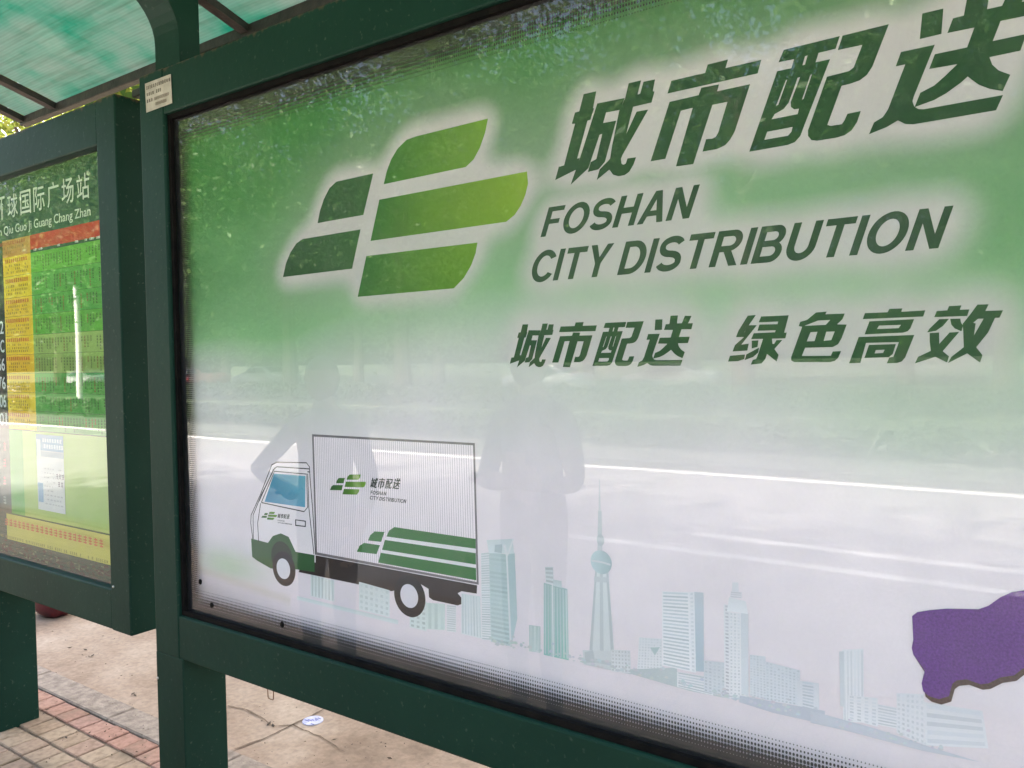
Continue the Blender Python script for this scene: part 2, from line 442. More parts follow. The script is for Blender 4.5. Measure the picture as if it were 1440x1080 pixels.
sheet('middle_road', -200, 200, -17.6, -12.2, -0.14, noisy('dark_asphalt', (0.08, 0.08, 0.078), (0.11, 0.11, 0.105), 2, 0.9), 0.14)
sheet('median', -200, 200, -21.5, -17.6, 0.02, M['grass'], 0.3)
sheet('far_bank', -200, 200, -80, -36.0, 0.02, M['grass'], 0.3)
def kerb_line(y0, y1, x0, x1, length, ztop, zbot, parent):
    x = x0
    while x < x1:
        box('kerb_stone', (x + 0.003, y0, zbot), (x + length - 0.003, y1, ztop + rnd.uniform(-.002, .002)), M['kerb'], parent, 0.006, 1)
        x += length
kerb_line(KERB_Y0 + .002, KERB_Y1, -3.32 - 0.75 * 6, 4.0, 0.75, 0.004, -0.26, pave)
kerb_line(-2.42, -2.302, -12.0, 6.0, 1.0, 0.0, -0.26, pave)

# road markings reflected in the panes
def stripe(x0, x1, y, w):
    mesh('lane_marking', [(x0, y - w / 2, -0.136), (x1, y - w / 2, -0.136), (x1, y + w / 2, -0.136), (x0, y + w / 2, -0.136)], [(0, 1, 2, 3)], M['whiteline'], road)
stripe(-90, 40, -9.0, 0.20)
stripe(-2.75, 3.2, -5.42, 0.15)
stripe(-4.4, 30, -4.8, 0.14)

# pavers that can be picked apart
PX, PYROW = 0.1055, [(0.231, 0.334), (0.108, 0.224), (-0.006, 0.101), (-0.122, -0.013), (-0.238, -0.129), (-0.354, -0.245), (-0.47, -0.361)]
for ri, (y0, y1) in enumerate(PYROW):
    bm = bmesh.new()
    w = PX if ri == 0 else 0.1055
    bm_box(bm, (0.0028, y0 + .0015, -0.05), (w - 0.0028, y1 - .0015, 0.0), 0.0035, 1)
    me = bpy.data.meshes.new('paver'); bmesh.ops.recalc_face_normals(bm, faces=bm.faces); bm.to_mesh(me); bm.free()
    for i in range(-18, 20):
        o = link('paver', me, M['paver'], pave)
        o.location = (-3.334 + i * PX + (0.0 if ri == 0 else 0.02 * ri), 0, rnd.uniform(-0.003, 0.0015))
        o.rotation_euler = (rnd.uniform(-.008, .008), rnd.uniform(-.008, .008), rnd.uniform(-.006, .006))
# sand bed between the pavers
mesh('sand_bed', [(-5.3, -0.48, -0.008), (-1.3, -0.48, -0.008), (-1.3, 0.336, -0.008), (-5.3, 0.336, -0.008)], [(0, 1, 2, 3)], M['bedding'], pave)

# cracks in the concrete lane
def crack(pts, w, mat=None):
    v, f = [], []
    for i, (x, y) in enumerate(pts):
        a = Vector((pts[max(i - 1, 0)][0], pts[max(i - 1, 0)][1])); b = Vector((pts[min(i + 1, len(pts) - 1)][0], pts[min(i + 1, len(pts) - 1)][1]))
        nn = (b - a).normalized(); nn = Vector((-nn.y, nn.x)) * w * rnd.uniform(.4, 1.3)
        v += [(x + nn.x, y + nn.y, ROAD_Z + .003), (x - nn.x, y - nn.y, ROAD_Z + .003)]
        if i: f.append((2 * i - 2, 2 * i - 1, 2 * i + 1, 2 * i))
    mesh('crack', v, f, mat or M['dark_stain'], lane)
def onroad(px, py, z=ROAD_Z):
    d = RIGHT * ((px - 720) / FPX) - UP * ((py - 540) / FPX) + FWD
    p = CAM + d * ((z - CAM.z) / d.z)
    return (p.x, p.y)
def jag(pix, n=5, amp=1.5):
    out = []
    for a, b in zip(pix, pix[1:]):
        for k in range(n):
            s = k / n
            out.append(onroad(a[0] + (b[0] - a[0]) * s + rnd.uniform(-amp, amp), a[1] + (b[1] - a[1]) * s + rnd.uniform(-amp * .5, amp * .5)))
    out.append(onroad(*pix[-1]))
    return out
crack(jag([(455, 998), (412, 1020), (370, 1040), (330, 1054)]), 0.006)
crack(jag([(320, 993), (350, 1000), (385, 1021), (412, 1020), (450, 1036), (485, 1058)]), 0.004)

# ------------------------------------------------------------------ print helpers
def ink_mesh(name, shapes, Y, parent, mat=None, base_layer=0, local=None):
    """shapes: list of (loops, colour).  loops = [outer, hole, ...] of (x, z) in metres on the sheet; colour = rgb 0..255 or f(x, z)"""
    off = wloc(parent)
    V, F, Cc = [], [], []
    for k, sp_ in enumerate(shapes):
        loops, colr = sp_[0], sp_[1]
        y = Y - 0.00035 - (base_layer + (sp_[2] if len(sp_) > 2 else k)) * 0.000004
        vl = [[Vector((x, z, 0)) for x, z in lp] for lp in loops]
        tris = tessellate_polygon(vl)
        flat = [p for lp in vl for p in lp]
        b0 = len(V)
        for p in flat:
            V.append((p.x - off.x, y - off.y, p.y - off.z))
            Cc.append(lin(colr(p.x, p.y) if callable(colr) else colr))
        for tr_ in tris:
            a, b, c = (flat[i] for i in tr_)
            cr = (b.x - a.x) * (c.y - a.y) - (b.y - a.y) * (c.x - a.x)
            if abs(cr) < 1e-12: continue
            F.append(tuple(b0 + i for i in (tr_ if cr > 0 else tr_[::-1])))
    me = bpy.data.meshes.new(name)
    me.from_pydata(V, [], F)
    ca = me.color_attributes.new('Ink', 'FLOAT_COLOR', 'POINT')
    buf = np.ones((len(V), 4), dtype=np.float32); buf[:, :3] = np.array(Cc, dtype=np.float32)
    ca.data.foreach_set('color', buf.ravel())
    me.update()
    return link(name, me, mat or M['print'], parent)

def tr(origin, s, pts, Y):
    """zoomed photograph coordinates -> (x, z) on the sheet at depth Y"""
    out = []
    for x, y in pts:
        p = at(origin[0] + x / s, origin[1] + y / s, Y)
        out.append((p.x, p.z))
    return out

def arc(cx, cy, rx, ry, a0, a1, n=12):
    return [(cx + rx * math.cos(math.radians(a0 + (a1 - a0) * i / n)), cy + ry * math.sin(math.radians(a0 + (a1 - a0) * i / n))) for i in range(n + 1)]

def stroke(pts, w):
    """ribbon polygon round a centre line"""
    L, Rr = [], []
    for i, p in enumerate(pts):
        a = pts[max(i - 1, 0)]; b = pts[min(i + 1, len(pts) - 1)]
        dx, dy = b[0] - a[0], b[1] - a[1]; d = math.hypot(dx, dy) or 1
        L.append((p[0] - dy / d * w / 2, p[1] + dx / d * w / 2)); Rr.append((p[0] + dy / d * w / 2, p[1] - dx / d * w / 2))
    return L + Rr[::-1]

# ------------------------------------------------------------------ the large billboard
FX0, FX1 = -2.345, 1.45          # outer frame
AX0, AX1 = -2.215, 1.32          # opening
Z0, Z1, ZA0, ZA1 = 0.594, 2.395, 0.731, 2.255
YP, YG = 0.050, 0.026            # printed sheet, pane
bb = empty('billboard', (-0.45, 0.06, 0.0))
tag(bb, 'large green framed advertising billboard with delivery truck poster behind glass', 'billboard')
BV = 0.006
box('post', (FX0, 0, Z0), (AX0, 0.12, Z1), M['paint'], bb, BV)
box('post', (AX1, 0, Z0), (FX1, 0.12, Z1), M['paint'], bb, BV)
box('top_rail', (AX0 - .004, 0.0015, ZA1), (AX1 + .004, 0.1185, Z1 - .0015), M['paint'], bb, BV)
box('bottom_rail', (AX0 - .004, 0.0015, Z0 + .0015), (AX1 + .004, 0.1185, ZA0), M['paint'], bb, BV)
for a, b in ((FX0, -2.199), (FX1 - .146, FX1)):
    box('leg', (a, 0.0, -0.05), (b, 0.150, Z0 + .004), M['paint'], bb, 0.004)
box('back_panel', (FX0 + .02, 0.1, Z0 + .02), (FX1 - .02, 0.135, Z1 - .02), M['backing'], bb)
# rubber gasket round the pane
bm = bmesh.new()
G = 0.014
bm_box(bm, (AX0, 0.012, ZA0), (AX0 + G, 0.024, ZA1)); bm_box(bm, (AX1 - G, 0.012, ZA0), (AX1, 0.024, ZA1))
bm_box(bm, (AX0 + G, 0.012, ZA1 - G), (AX1 - G, 0.024, ZA1)); bm_box(bm, (AX0 + G, 0.012, ZA0), (AX1 - G, 0.024, ZA0 + G))
bmobj('gasket', bm, M['black'], bb)
pane = box('glass_pane', (AX0 - .003, YG, ZA0 - .003), (AX1 + .003, YG + .005, ZA1 + .003), M['glass'], bb)

def frit(name, quad, uvs, parent):
    off = wloc(parent)
    me = bpy.data.meshes.new(name)
    me.from_pydata([tuple(Vector(v) - off) for v in quad], [], [(0, 1, 2, 3)])
    uvl = me.uv_layers.new(name='UVMap')
    for i, uv in enumerate(uvs): uvl.data[i].uv = uv
    return link(name, me, M['frit'], parent)
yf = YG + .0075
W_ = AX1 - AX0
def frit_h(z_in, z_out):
    frit('enamel_shade_band', [(AX0, yf, z_in), (AX1, yf, z_in), (AX1, yf, z_out), (AX0, yf, z_out)], [(0, 0), (W_, 0), (W_, 1), (0, 1)], bb)
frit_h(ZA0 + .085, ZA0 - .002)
frit_h(ZA1 - .095, ZA1 + .002)  # widened so the enamel also paints the shade under the top rail
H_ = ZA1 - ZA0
frit('enamel_shade_band', [(AX0 + .066, yf + .001, ZA0), (AX0 + .066, yf + .001, ZA1), (AX0 - .002, yf + .001, ZA1), (AX0 - .002, yf + .001, ZA0)], [(0, 0), (H_, 0), (H_, 1), (0, 1)], bb)  # extra width paints the dark shading beside the left post
frit('enamel_shade_band', [(AX1 - .045, yf + .001, ZA0), (AX1 - .045, yf + .001, ZA1), (AX1 + .002, yf + .001, ZA1), (AX1 + .002, yf + .001, ZA0)], [(0, 0), (H_, 0), (H_, 1), (0, 1)], bb)
# black pegs that hold the sheet near its lower left corner
for px, py in ((282, 818), (298, 851), (397, 878)):
    p = at(px, py, YG)
    bm = bmesh.new()
    bmesh.ops.create_uvsphere(bm, u_segments=10, v_segments=6, radius=0.0075, matrix=Matrix.Translation((p.x, YG - .001, p.z)) @ Matrix.Diagonal((1, .5, 1.2, 1)))
    bmobj('peg', bm, M['black'], bb, True)
# rivets and wire hooks
for x, z in ((FX0 + .008, 0.512),):
    bm = bmesh.new()
    bmesh.ops.create_uvsphere(bm, u_segments=10, v_segments=6, radius=0.004, matrix=Matrix.Translation((x, -.001, z)))
    bmobj('rivet', bm, M['chrome'], bb, True)
def hook(x0, x1, z0, z1, y, parent):
    bm = bmesh.new()
    r = 0.004
    bm_tube(bm, [(x0, y, z0), (x0 + .003, y, z1 + r), (x0 + .006, y, z1), (x1 - .006, y, z1), (x1 - .003, y, z1 + r), (x1, y, z0)], 0.0014, 6)
    bmobj('wire_hook', bm, M['wire'], parent)
hook(-1.862, -1.832, 0.62, 0.541, 0.05, bb)

# --- glyphs traced as outlines on the sheet -------------------------------------------------
o1, s1 = (770, 90), 6.0
CH_CHENG = [
    [[(305,255),(412,230),(385,373),(393,375),(362,472),(338,478),(250,800),(272,792),(245,890),(65,980),(95,868),(140,856),(232,505),(205,505),(232,410),(268,400)]],
    [[(685,163),(790,138),(760,258),(782,250),(810,150),(908,130),(888,230),(903,232),(878,325),(722,362),(665,590),(752,402),(850,385),(632,770),(620,800),(625,840),(640,850),(660,840),(675,797),(748,787),(725,850),(690,910),(650,938),(600,947),(555,935),(522,892),(415,980),(440,890),(528,800),(545,690),(605,395),(655,290)]],
    [[(420,333),(653,287),(610,388),(495,410),(470,498),(580,478),(485,825),(430,890),(340,912),(365,828),(412,802),(462,590),(440,597),(345,880),(195,1020),(240,890),(275,790)]]]
o2, s2 = (900, 70), 6.0
CH_SHI = [
    [[(265,262),(550,195),(572,125),(743,82),(722,155),(1024,85),(993,200),(232,370)]],
    [[(250,440),(495,383),(518,320),(668,292),(652,350),(930,290),(800,690),(760,760),(720,805),(650,838),(528,860),(558,755),(610,750),(640,735),(660,700),(738,440),(612,465),(450,965),(303,985),(445,490),(345,515),(215,920),(90,942)]]]
o3, s3 = (1040, 20), 5.14
CH_PEI = [
    [[(320,258),(725,158),(695,250),(572,280),(550,348),(655,325),(470,800),(440,880),(400,925),(350,945),(70,995),(272,412),(375,390),(395,325),(282,348)],
     [(473,305),(492,298),(473,365),(455,370)], [(335,478),(345,472),(280,655),(265,662)],
     [(420,460),(438,455),(370,635),(372,670),(395,688),(430,683),(420,722),(232,760),(255,722),(320,685),(355,640),(385,560)],
     [(512,440),(524,433),(463,612),(452,618)], [(200,850),(383,815),(375,850),(350,878),(180,908)]],
    [[(745,155),(1080,72),(960,380),(920,440),(870,478),(800,503),(738,518),(635,800),(660,808),(740,795),(760,765),(780,720),(877,700),(850,780),(810,840),(760,875),(700,893),(560,915),(520,910),(495,880),(495,840),(632,452),(790,412),(825,385),(888,222),(710,260)]]]
o4, s4 = (1210, 0), 5.4
CH_SONG = [
    [[(470,103),(630,65),(615,258),(450,298)]],
    [[(308,395),(565,340),(405,735),(395,770),(410,810),(440,828),(480,830),(1083,722),(1030,838),(400,945),(340,942),(285,915),(200,965),(65,1020),(103,930),(170,890),(210,830),(340,490),(268,505)]],
    [[(703,140),(785,118),(815,-40),(985,-80),(962,70),(1075,45),(1150,-110),(1310,-140),(1225,15),(1340,-10),(1300,112),(1065,160),(1005,312),(1260,258),(1215,385),(980,435),(1000,490),(1050,535),(1138,568),(1080,692),(980,675),(900,645),(845,605),(815,582),(760,630),(650,710),(560,760),(410,815),(455,705),(560,650),(640,580),(735,488),(522,525),(565,412),(810,360),(865,210),(660,252)]]]
o5, s5 = (1010, 420), 7.2
CH_LV = [
    [[(300,172),(382,165),(270,328),(262,388),(180,390),(205,325)]],
    [[(305,270),(392,268),(235,465),(310,455),(295,525),(145,535),(170,470),(258,392),(272,326)]],
    [[(120,578),(272,565),(265,612),(200,632),(100,637)]],
    [[(435,180),(715,168),(668,345),(695,342),(680,402),(333,410),(360,350),(575,340),(582,320),(398,325),(418,262),(600,258),(608,232),(410,240)]],
    [[(340,425),(408,422),(398,488),(340,505)]],
    [[(455,404),(545,404),(550,455),(565,460),(590,420),(650,418),(570,510),(612,570),(592,637),(495,560),(478,610),(440,655),(330,668),(350,620),(385,610),(405,560)]],
    [[(285,565),(415,495),(405,545),(355,590),(268,622)]]]
CH_SE = [
    [[(990,140),(1100,130),(1085,158),(1282,150),(1260,205),(1205,260),(1302,262),(1250,400),(1215,460),(1160,490),(880,497),(848,580),(1140,578),(1160,535),(1245,530),(1215,600),(1180,630),(1130,642),(770,642),(740,625),(738,595),(850,285),(815,278),(830,235),(900,215)],
     [(1010,222),(1135,215),(1090,265),(875,275)], [(935,340),(1005,335),(975,430),(897,432)], [(1095,335),(1180,332),(1145,420),(1068,427)]]]
o6, s6 = (1190, 410), 6.26
CH_GAO = [
    [[(165,190),(365,182),(380,152),(495,148),(485,178),(697,165),(678,220),(145,243)]],
    [[(205,262),(598,243),(565,325),(540,350),(500,362),(162,377)], [(290,300),(482,293),(462,322),(270,330)]],
    [[(110,400),(600,382),(520,580),(490,615),(450,628),(357,632),(380,580),(415,575),(465,445),(175,452),(125,628),(25,632)]],
    [[(200,470),(438,462),(410,550),(375,578),(160,585)], [(262,515),(338,512),(325,540),(250,545)]]]
CH_XIAO = [
    [[(797,172),(890,165),(905,128),(1015,122),(1000,160),(1085,157),(1065,215),(775,225)]],
    [[(820,243),(905,240),(850,305),(790,345),(712,360),(735,325)]],
    [[(915,240),(1005,238),(1010,270),(1028,300),(1015,350),(955,325),(925,290)]],
    [[(735,365),(818,360),(820,460),(910,360),(995,355),(850,525),(905,570),(888,625),(785,575),(605,632),(632,575),(745,522),(735,440)]],
    [[(1155,115),(1255,112),(1225,170),(1380,165),(1350,230),(1310,232),(1250,360),(1145,490),(1200,560),(1178,625),(1065,545),(895,630),(925,575),(1035,490),(1030,350),(1025,285),(1100,190)],
     [(1160,240),(1210,238),(1125,385),(1140,280),(1118,275)]]]

def glyph(ch, o, s):
    return [[tr(o, s, lp, YP) for lp in shp] for shp in ch]
BIG = [glyph(CH_CHENG, o1, s1), glyph(CH_SHI, o2, s2), glyph(CH_PEI, o3, s3), glyph(CH_SONG, o4, s4)]
SLOG = [glyph(CH_LV, o5, s5), glyph(CH_SE, o5, s5), glyph(CH_GAO, o6, s6), glyph(CH_XIAO, o6, s6)]

def pxz(px, py):
    p = at(px, py, YP)
    return Vector((p.x, p.z))
def remap(shapes, a0, a1, zt, b0, b1, zs):
    """move shapes so that the span a0..a1 on the baseline lands on b0..b1 and heights scale by zs"""
    k = (b1.x - b0.x) / (a1.x - a0.x)
    sl = (b1.y - b0.y) / (b1.x - b0.x)
    return [[[(b0.x + (x - a0.x) * k, b0.y + (z - a0.y) * zs + (x - a0.x) * k * sl) for x, z in lp] for lp in shp] for shp in shapes]
A0, A1 = pxz(781, 254), pxz(1401, 155)
ZS = (pxz(741, 456).y - pxz(717, 512).y) / (pxz(838, 129).y - pxz(781, 254).y)
SMALL4 = [remap(g, A0, A1, 0, pxz(717, 512), pxz(957, 512), ZS) for g in BIG]
A1f = Vector((A1.x, A0.y)); 
def copy_big(p0, p1, zs):
    return [remap(g, A0, A1, 0, p0, p1, zs) for g in BIG]

# --- Latin capitals, heights 0..100
def letter(c):
    S = 20.0
    if c == 'F': return 64, [[[(0,0),(S,0),(S,42),(56,42),(56,58),(S,58),(S,84),(64,84),(64,100),(0,100)]]]
    if c == 'H': return 74, [[[(0,0),(S,0),(S,42),(54,42),(54,0),(74,0),(74,100),(54,100),(54,61),(S,61),(S,100),(0,100)]]]
    if c == 'A': return 84, [[[(0,0),(20,0),(27,22),(57,22),(64,0),(84,0),(53,100),(31,100)], [(32,39),(52,39),(42,73)]]]
    if c == 'N': return 74, [[[(0,0),(19,0),(19,64),(54,0),(74,0),(74,100),(55,100),(55,36),(20,100),(0,100)]]]
    if c == 'I': return 20, [[[(0,0),(S,0),(S,100),(0,100)]]]
    if c == 'T': return 74, [[[(27,0),(47,0),(47,82),(74,82),(74,100),(0,100),(0,82),(27,82)]]]
    if c == 'Y': return 80, [[[(30,0),(50,0),(50,42),(80,100),(58,100),(40,61),(22,100),(0,100),(30,42)]]]
    if c == 'O': return 92, [[arc(46,50,46,52,0,360,32)[:-1], arc(46,50,25.5,33.5,360,0,32)[:-1]]]
    if c == 'C':
        return 84, [[arc(46,50,46,52,32,328,26) + arc(46,50,25.5,33.5,322,38,22)]]
    if c == 'D': return 82, [[[(0,0),(36,0)] + arc(36,50,46,50,-90,90,18) + [(0,100)], [(20,18),(20,82),(36,82)] + arc(36,50,25,32,90,-90,16) + [(36,18)]]]
    if c == 'U': return 76, [[[(0,100),(0,36)] + arc(38,36,38,38,180,360,18) + [(76,100),(56,100),(56,38)] + arc(38,38,18,20,360,180,14) + [(20,100)]]]
    if c == 'B': return 78, [[[(0,0),(48,0)] + arc(48,28,28,28,-90,60,12) + arc(46,73,27,27,-55,90,12) + [(0,100)],
                              [(20,18),(20,43),(45,43)] + arc(45,30.5,12.5,12.5,90,-90,10), [(20,60),(20,83),(43,83)] + arc(43,71.5,11.5,11.5,90,-90,10)]]
    if c == 'R': return 82, [[[(0,0),(20,0),(20,40),(32,40),(58,0),(82,0),(54,42)] + arc(48,71,29,29,-65,90,12) + [(0,100)],
                              [(20,57),(20,83),(45,83)] + arc(45,70,13,13,90,-90,10)]]
    if c == 'S':
        cl = arc(38,73,29,19,20,180,14) + arc(38,70,29,20,180,262,6)[1:] + [(42,49.5)] + arc(40,29,29,20,82,0,6) + arc(40,27,30,19,0,-162,14)[1:]
        return 78, [[stroke(cl, 19)]]
    return 40, []
def word(text, p0, p1, vx, gap=10, space=30):
    """capitals from p0 to p1 on the baseline, vx = the slanted cap-height vector"""
    x, items = 0.0, []
    for c in text:
        if c == ' ': x += space; continue
        w, shp = letter(c); items.append((x, shp)); x += w + gap
    tot = x - gap
    d = (p1 - p0)
    res = []
    for x0, shp in items:
        res.append([[(p0.x + d.x * (x0 + a) / tot + vx.x * b / 100, p0.y + d.y * (x0 + a) / tot + vx.y * b / 100) for a, b in lp] for lp in s] if False else
                   [[[(p0.x + d.x * (x0 + a) / tot + vx.x * b / 100, p0.y + d.y * (x0 + a) / tot + vx.y * b / 100) for a, b in lp] for lp in s] for s in shp])
    return res
W1a, W1b = pxz(760.1, 333.6), pxz(969, 306.7)
vx1 = pxz(772, 291.7) - W1a
W2a, W2b = pxz(743.5, 397.5), pxz(1319.5, 349)
vx2 = pxz(1341, 289) - pxz(1319.5, 349)
WORDS = word('FOSHAN', W1a, W1b, vx1) + word('CITY DISTRIBUTION', W2a, W2b, vx2)

# --- emblem of five leaves
oL, sL = (380, 130), 3.6
EMB = [[(575,465),(590,400),(612,340),(645,285),(690,240),(740,222),(1103,132),(1088,205),(1062,280),(1030,340),(990,378)],
       [(240,662),(252,600),(272,540),(300,485),(335,452),(522,410),(472,620)],
       [(65,935),(80,865),(103,810),(132,765),(165,742),(458,693),(415,892)],
       [(553,543),(1300,400),(1306,460),(1292,520),(1268,575),(1238,620),(1195,655),(508,752)],
       [(487,828),(1050,760),(1040,815),(1018,875),(980,940),(930,992),(443,1035)]]
EMBP = [tr(oL, sL, e, YP) for e in EMB]
def emb_col(x0, x1, ca, cb):
    return lambda x, z: tuple(ca[i] + (cb[i] - ca[i]) * min(1, max(0, (x - x0) / (x1 - x0))) for i in range(3))
G_DARK, G_LIME, INK = (34, 84, 42), (138, 172, 44), (32, 74, 40)
ex0 = min(p[0] for p in EMBP[3]); ex1 = max(p[0] for p in EMBP[3])

# --- the sheet: green sky fading to white, white glow round the lettering ------------------
GX = np.arange(AX0 - 0.02, AX1 + 0.025, 0.010); GZ = np.arange(ZA0 - 0.02, ZA1 + 0.025, 0.010)
XX, ZZ = np.meshgrid(GX, GZ)
def raster(loops_list):
    m = np.zeros(XX.shape, bool)
    for lp in loops_list:
        ins = np.zeros(XX.shape, bool)
        n_ = len(lp)
        for i in range(n_):
            (xa, za), (xb, zb) = lp[i], lp[(i + 1) % n_]
            if za == zb: continue
            c_ = ((za > ZZ) != (zb > ZZ)) & (XX < (xb - xa) * (ZZ - za) / (zb - za) + xa)
            ins ^= c_
        m |= ins
    return m.astype(float)
def blur(a, sig):
    r = int(sig * 3) + 1
    k = np.exp(-0.5 * (np.arange(-r, r + 1) / sig) ** 2); k /= k.sum()
    a = np.apply_along_axis(lambda v: np.convolve(np.pad(v, r, mode='edge'), k, 'valid'), 1, a)
    return np.apply_along_axis(lambda v: np.convolve(np.pad(v, r, mode='edge'), k, 'valid'), 0, a)
def dil(a, n_):
    for _ in range(n_):
        b = a.copy()
        b[1:] = np.maximum(b[1:], a[:-1]); b[:-1] = np.maximum(b[:-1], a[1:]); b[:, 1:] = np.maximum(b[:, 1:], a[:, :-1]); b[:, :-1] = np.maximum(b[:, :-1], a[:, 1:])
        a = b
    return a
def outers(glyphs): return [shp[0] for g in glyphs for shp in g]
def hull_rect(pts, m_=0.0):
    xs = [p[0] for p in pts]; zs = [p[1] for p in pts]
    return [(min(xs) - m_, min(zs) - m_), (max(xs) + m_, min(zs) - m_), (max(xs) + m_, max(zs) + m_), (min(xs) - m_, max(zs) + m_)]
mk = raster(outers(BIG) + EMBP)
mw = raster(outers(WORDS) + outers(SMALL4) + outers(SLOG))
glow = np.clip(blur(dil(mk, 3), 2.4) * 1.2, 0, 1)
glow = np.maximum(glow, np.clip(blur(dil(mw, 3), 2.4) * 1.2, 0, 1))
glow = np.maximum(glow, 0.30 * np.clip(blur(dil(mk, 8), 8), 0, 1))
def sm(a, b, v):
    t_ = np.clip((v - a) / (b - a), 0, 1); return t_ * t_ * (3 - 2 * t_)
rs = np.random.RandomState(3)
wob = blur(rs.rand(*XX.shape), 9); wob = (wob - wob.mean()) / wob.std()
wob2 = np.apply_along_axis(lambda v: np.convolve(np.pad(v, 60, mode='edge'), np.ones(121) / 121, 'valid'), 1, blur(rs.rand(*XX.shape), 5)); wob2 = (wob2 - wob2.mean()) / wob2.std()
z_eff = ZZ + 0.02 * wob + 0.03 * wob2 + 0.05 * np.sin(XX * 2.2 + 0.7)
tw = sm(2.08, 1.17, z_eff)
GREEN = np.array(lin((58, 126, 60))); MID = np.array(lin((138, 186, 134))); WHT = np.array((0.88, 0.80, 0.86))
colr = np.where((tw < .5)[..., None], GREEN + (MID - GREEN) * (tw / .5)[..., None], MID + (WHT - MID) * ((tw - .5) / .5)[..., None])
HALO = np.array((0.66, 0.60, 0.60))
gl2 = (glow * (1 - 0.35 * tw))[..., None]
colr = colr + (HALO - colr) * np.clip(gl2, 0, 1) * (colr[..., :1] < HALO[0])
# pale green hill and path behind the truck
hill = np.exp(-(((XX + 2.03) / 0.16) ** 2 + ((ZZ - 0.90) / 0.05) ** 2) * 1.0) * (ZZ > 0.86 + 0.03 * (XX + 2.2))
colr = colr + (np.array(lin((178, 208, 176))) - colr) * (0.8 * np.clip(blur(hill, 1.0), 0, 1))[..., None]
path = np.exp(-((ZZ - (0.865 - 0.07 * (XX + 2.1))) / 0.012) ** 2) * (XX < -1.75)
colr = colr + (np.array(lin((214, 206, 190))) - colr) * (0.5 * path)[..., None]
grey = sm(0.90, 0.80, ZZ) * sm(-1.6, -2.15, XX)
colr = colr * (1 - 0.28 * grey)[..., None]
nz_, nx_ = XX.shape
off = wloc(bb)
V = np.stack([XX.ravel() - off.x, np.full(XX.size, YP - off.y), ZZ.ravel() - off.z], 1)
idx = np.arange(XX.size).reshape(nz_, nx_)
F = np.stack([idx[:-1, :-1].ravel(), idx[:-1, 1:].ravel(), idx[1:, 1:].ravel(), idx[1:, :-1].ravel()], 1)
pme = bpy.data.meshes.new('poster')
pme.from_pydata(V.tolist(), [], F.tolist())
ca = pme.color_attributes.new('Ink', 'FLOAT_COLOR', 'POINT')
buf = np.ones((XX.size, 4), dtype=np.float32); buf[:, :3] = np.clip(colr, 0, .9).reshape(-1, 3)
ca.data.foreach_set('color', buf.ravel())
poster = link('poster', pme, M['print'], bb)

def to_shapes(g, col): return [(shp, col) for shp in g]
for g in BIG: ink_mesh('printed_character', to_shapes(g, INK), YP, poster)
for g in SMALL4 + SLOG: ink_mesh('printed_character', to_shapes(g, (36, 82, 40)), YP, poster)
for g in WORDS: ink_mesh('printed_letter', to_shapes(g, (40, 74, 46)), YP, poster)
for k, e in enumerate(EMBP):
    c = emb_col(ex0, ex1, (44, 106, 40), G_LIME) if k in (0, 3, 4) else emb_col(min(p[0] for p in e), max(p[0] for p in e), (30, 74, 40), (46, 96, 44))
    ink_mesh('emblem_leaf', [([e], c)], YP, poster)

# --- printed delivery truck
oT, sT = (320, 580), 3.6
T = lambda pts: tr(oT, sT, pts, YP)
def tline(pts, w): return [stroke(T(pts), w)]
def circ(px, py, r, n=36):
    c = T([(px, py)])[0]
    return [[(c[0] + r * math.cos(2 * math.pi * i / n), c[1] + r * math.sin(2 * math.pi * i / n)) for i in range(n)]]
Ssh = []
BLK, GRY, BRN, RIB = (30, 30, 32), (122, 116, 120), (44, 33, 30), (196, 184, 194)
prev_rib = False
Ssh.append(([T([(440,722),(1264,875),(1262,917),(1185,905),(1165,915),(1187,940),(1185,970),(1165,977),(1040,950),(1020,935),(1018,893),(980,870),(830,905),(360,808),(380,760)])], BRN))
cab = T([(125,640),(118,560),(120,520),(165,420),(215,290),(225,265),(250,252),(400,255),(415,275),(418,330),(446,722),(446,760),(300,740),(150,700)])
Ssh.append(([cab], (246, 238, 244)))
box_q = T([(428,110),(1252,155),(1272,872),(447,720)])
Ssh.append(([box_q], GRY))
def lerp(a, b, t_): return (a[0] + (b[0] - a[0]) * t_, a[1] + (b[1] - a[1]) * t_)
inner = T([(437,122),(1243,166),(1262,858),(454,708)])
Ssh.append(([inner], (250, 240, 247)))
for i in range(1, 78):
    t_ = i / 78
    a, b = lerp(inner[0], inner[1], t_), lerp(inner[3], inner[2], t_)
    w = 0.0008
    Ssh.append(([[(a[0] - w, a[1]), (a[0] + w, a[1]), (b[0] + w, b[1]), (b[0] - w, b[1])]], RIB))
SG = (44, 116, 52)
Ssh.append(([T([(712,648),(722,622),(745,602),(795,605),(778,655)])], SG))
Ssh.append(([T([(655,705),(668,675),(692,660),(772,672),(755,717)])], SG))
Ssh.append(([T([(805,628),(818,598),(845,580),(1256,640),(1257,690)])], SG))
Ssh.append(([T([(797,645),(1257,712),(1258,770),(783,695)])], SG))
Ssh.append(([T([(776,710),(1258,788),(1260,850),(763,760)])], SG))
Ssh.append(([T([(805,628),(1257,690),(1257,712),(797,645)])], (238, 236, 240)))
Ssh.append(([T([(783,695),(1258,770),(1258,788),(776,710)])], (238, 236, 240)))
Ssh.append(([T([(120,638),(205,660),(230,625),(270,612),(310,630),(345,705),(441,722),(441,808),(355,795),(220,790),(150,750),(125,730)])], (42, 92, 48)))
win = T([(236,309),(395,322),(393,480),(188,452)])
zt, zb = win[0][1], win[3][1]
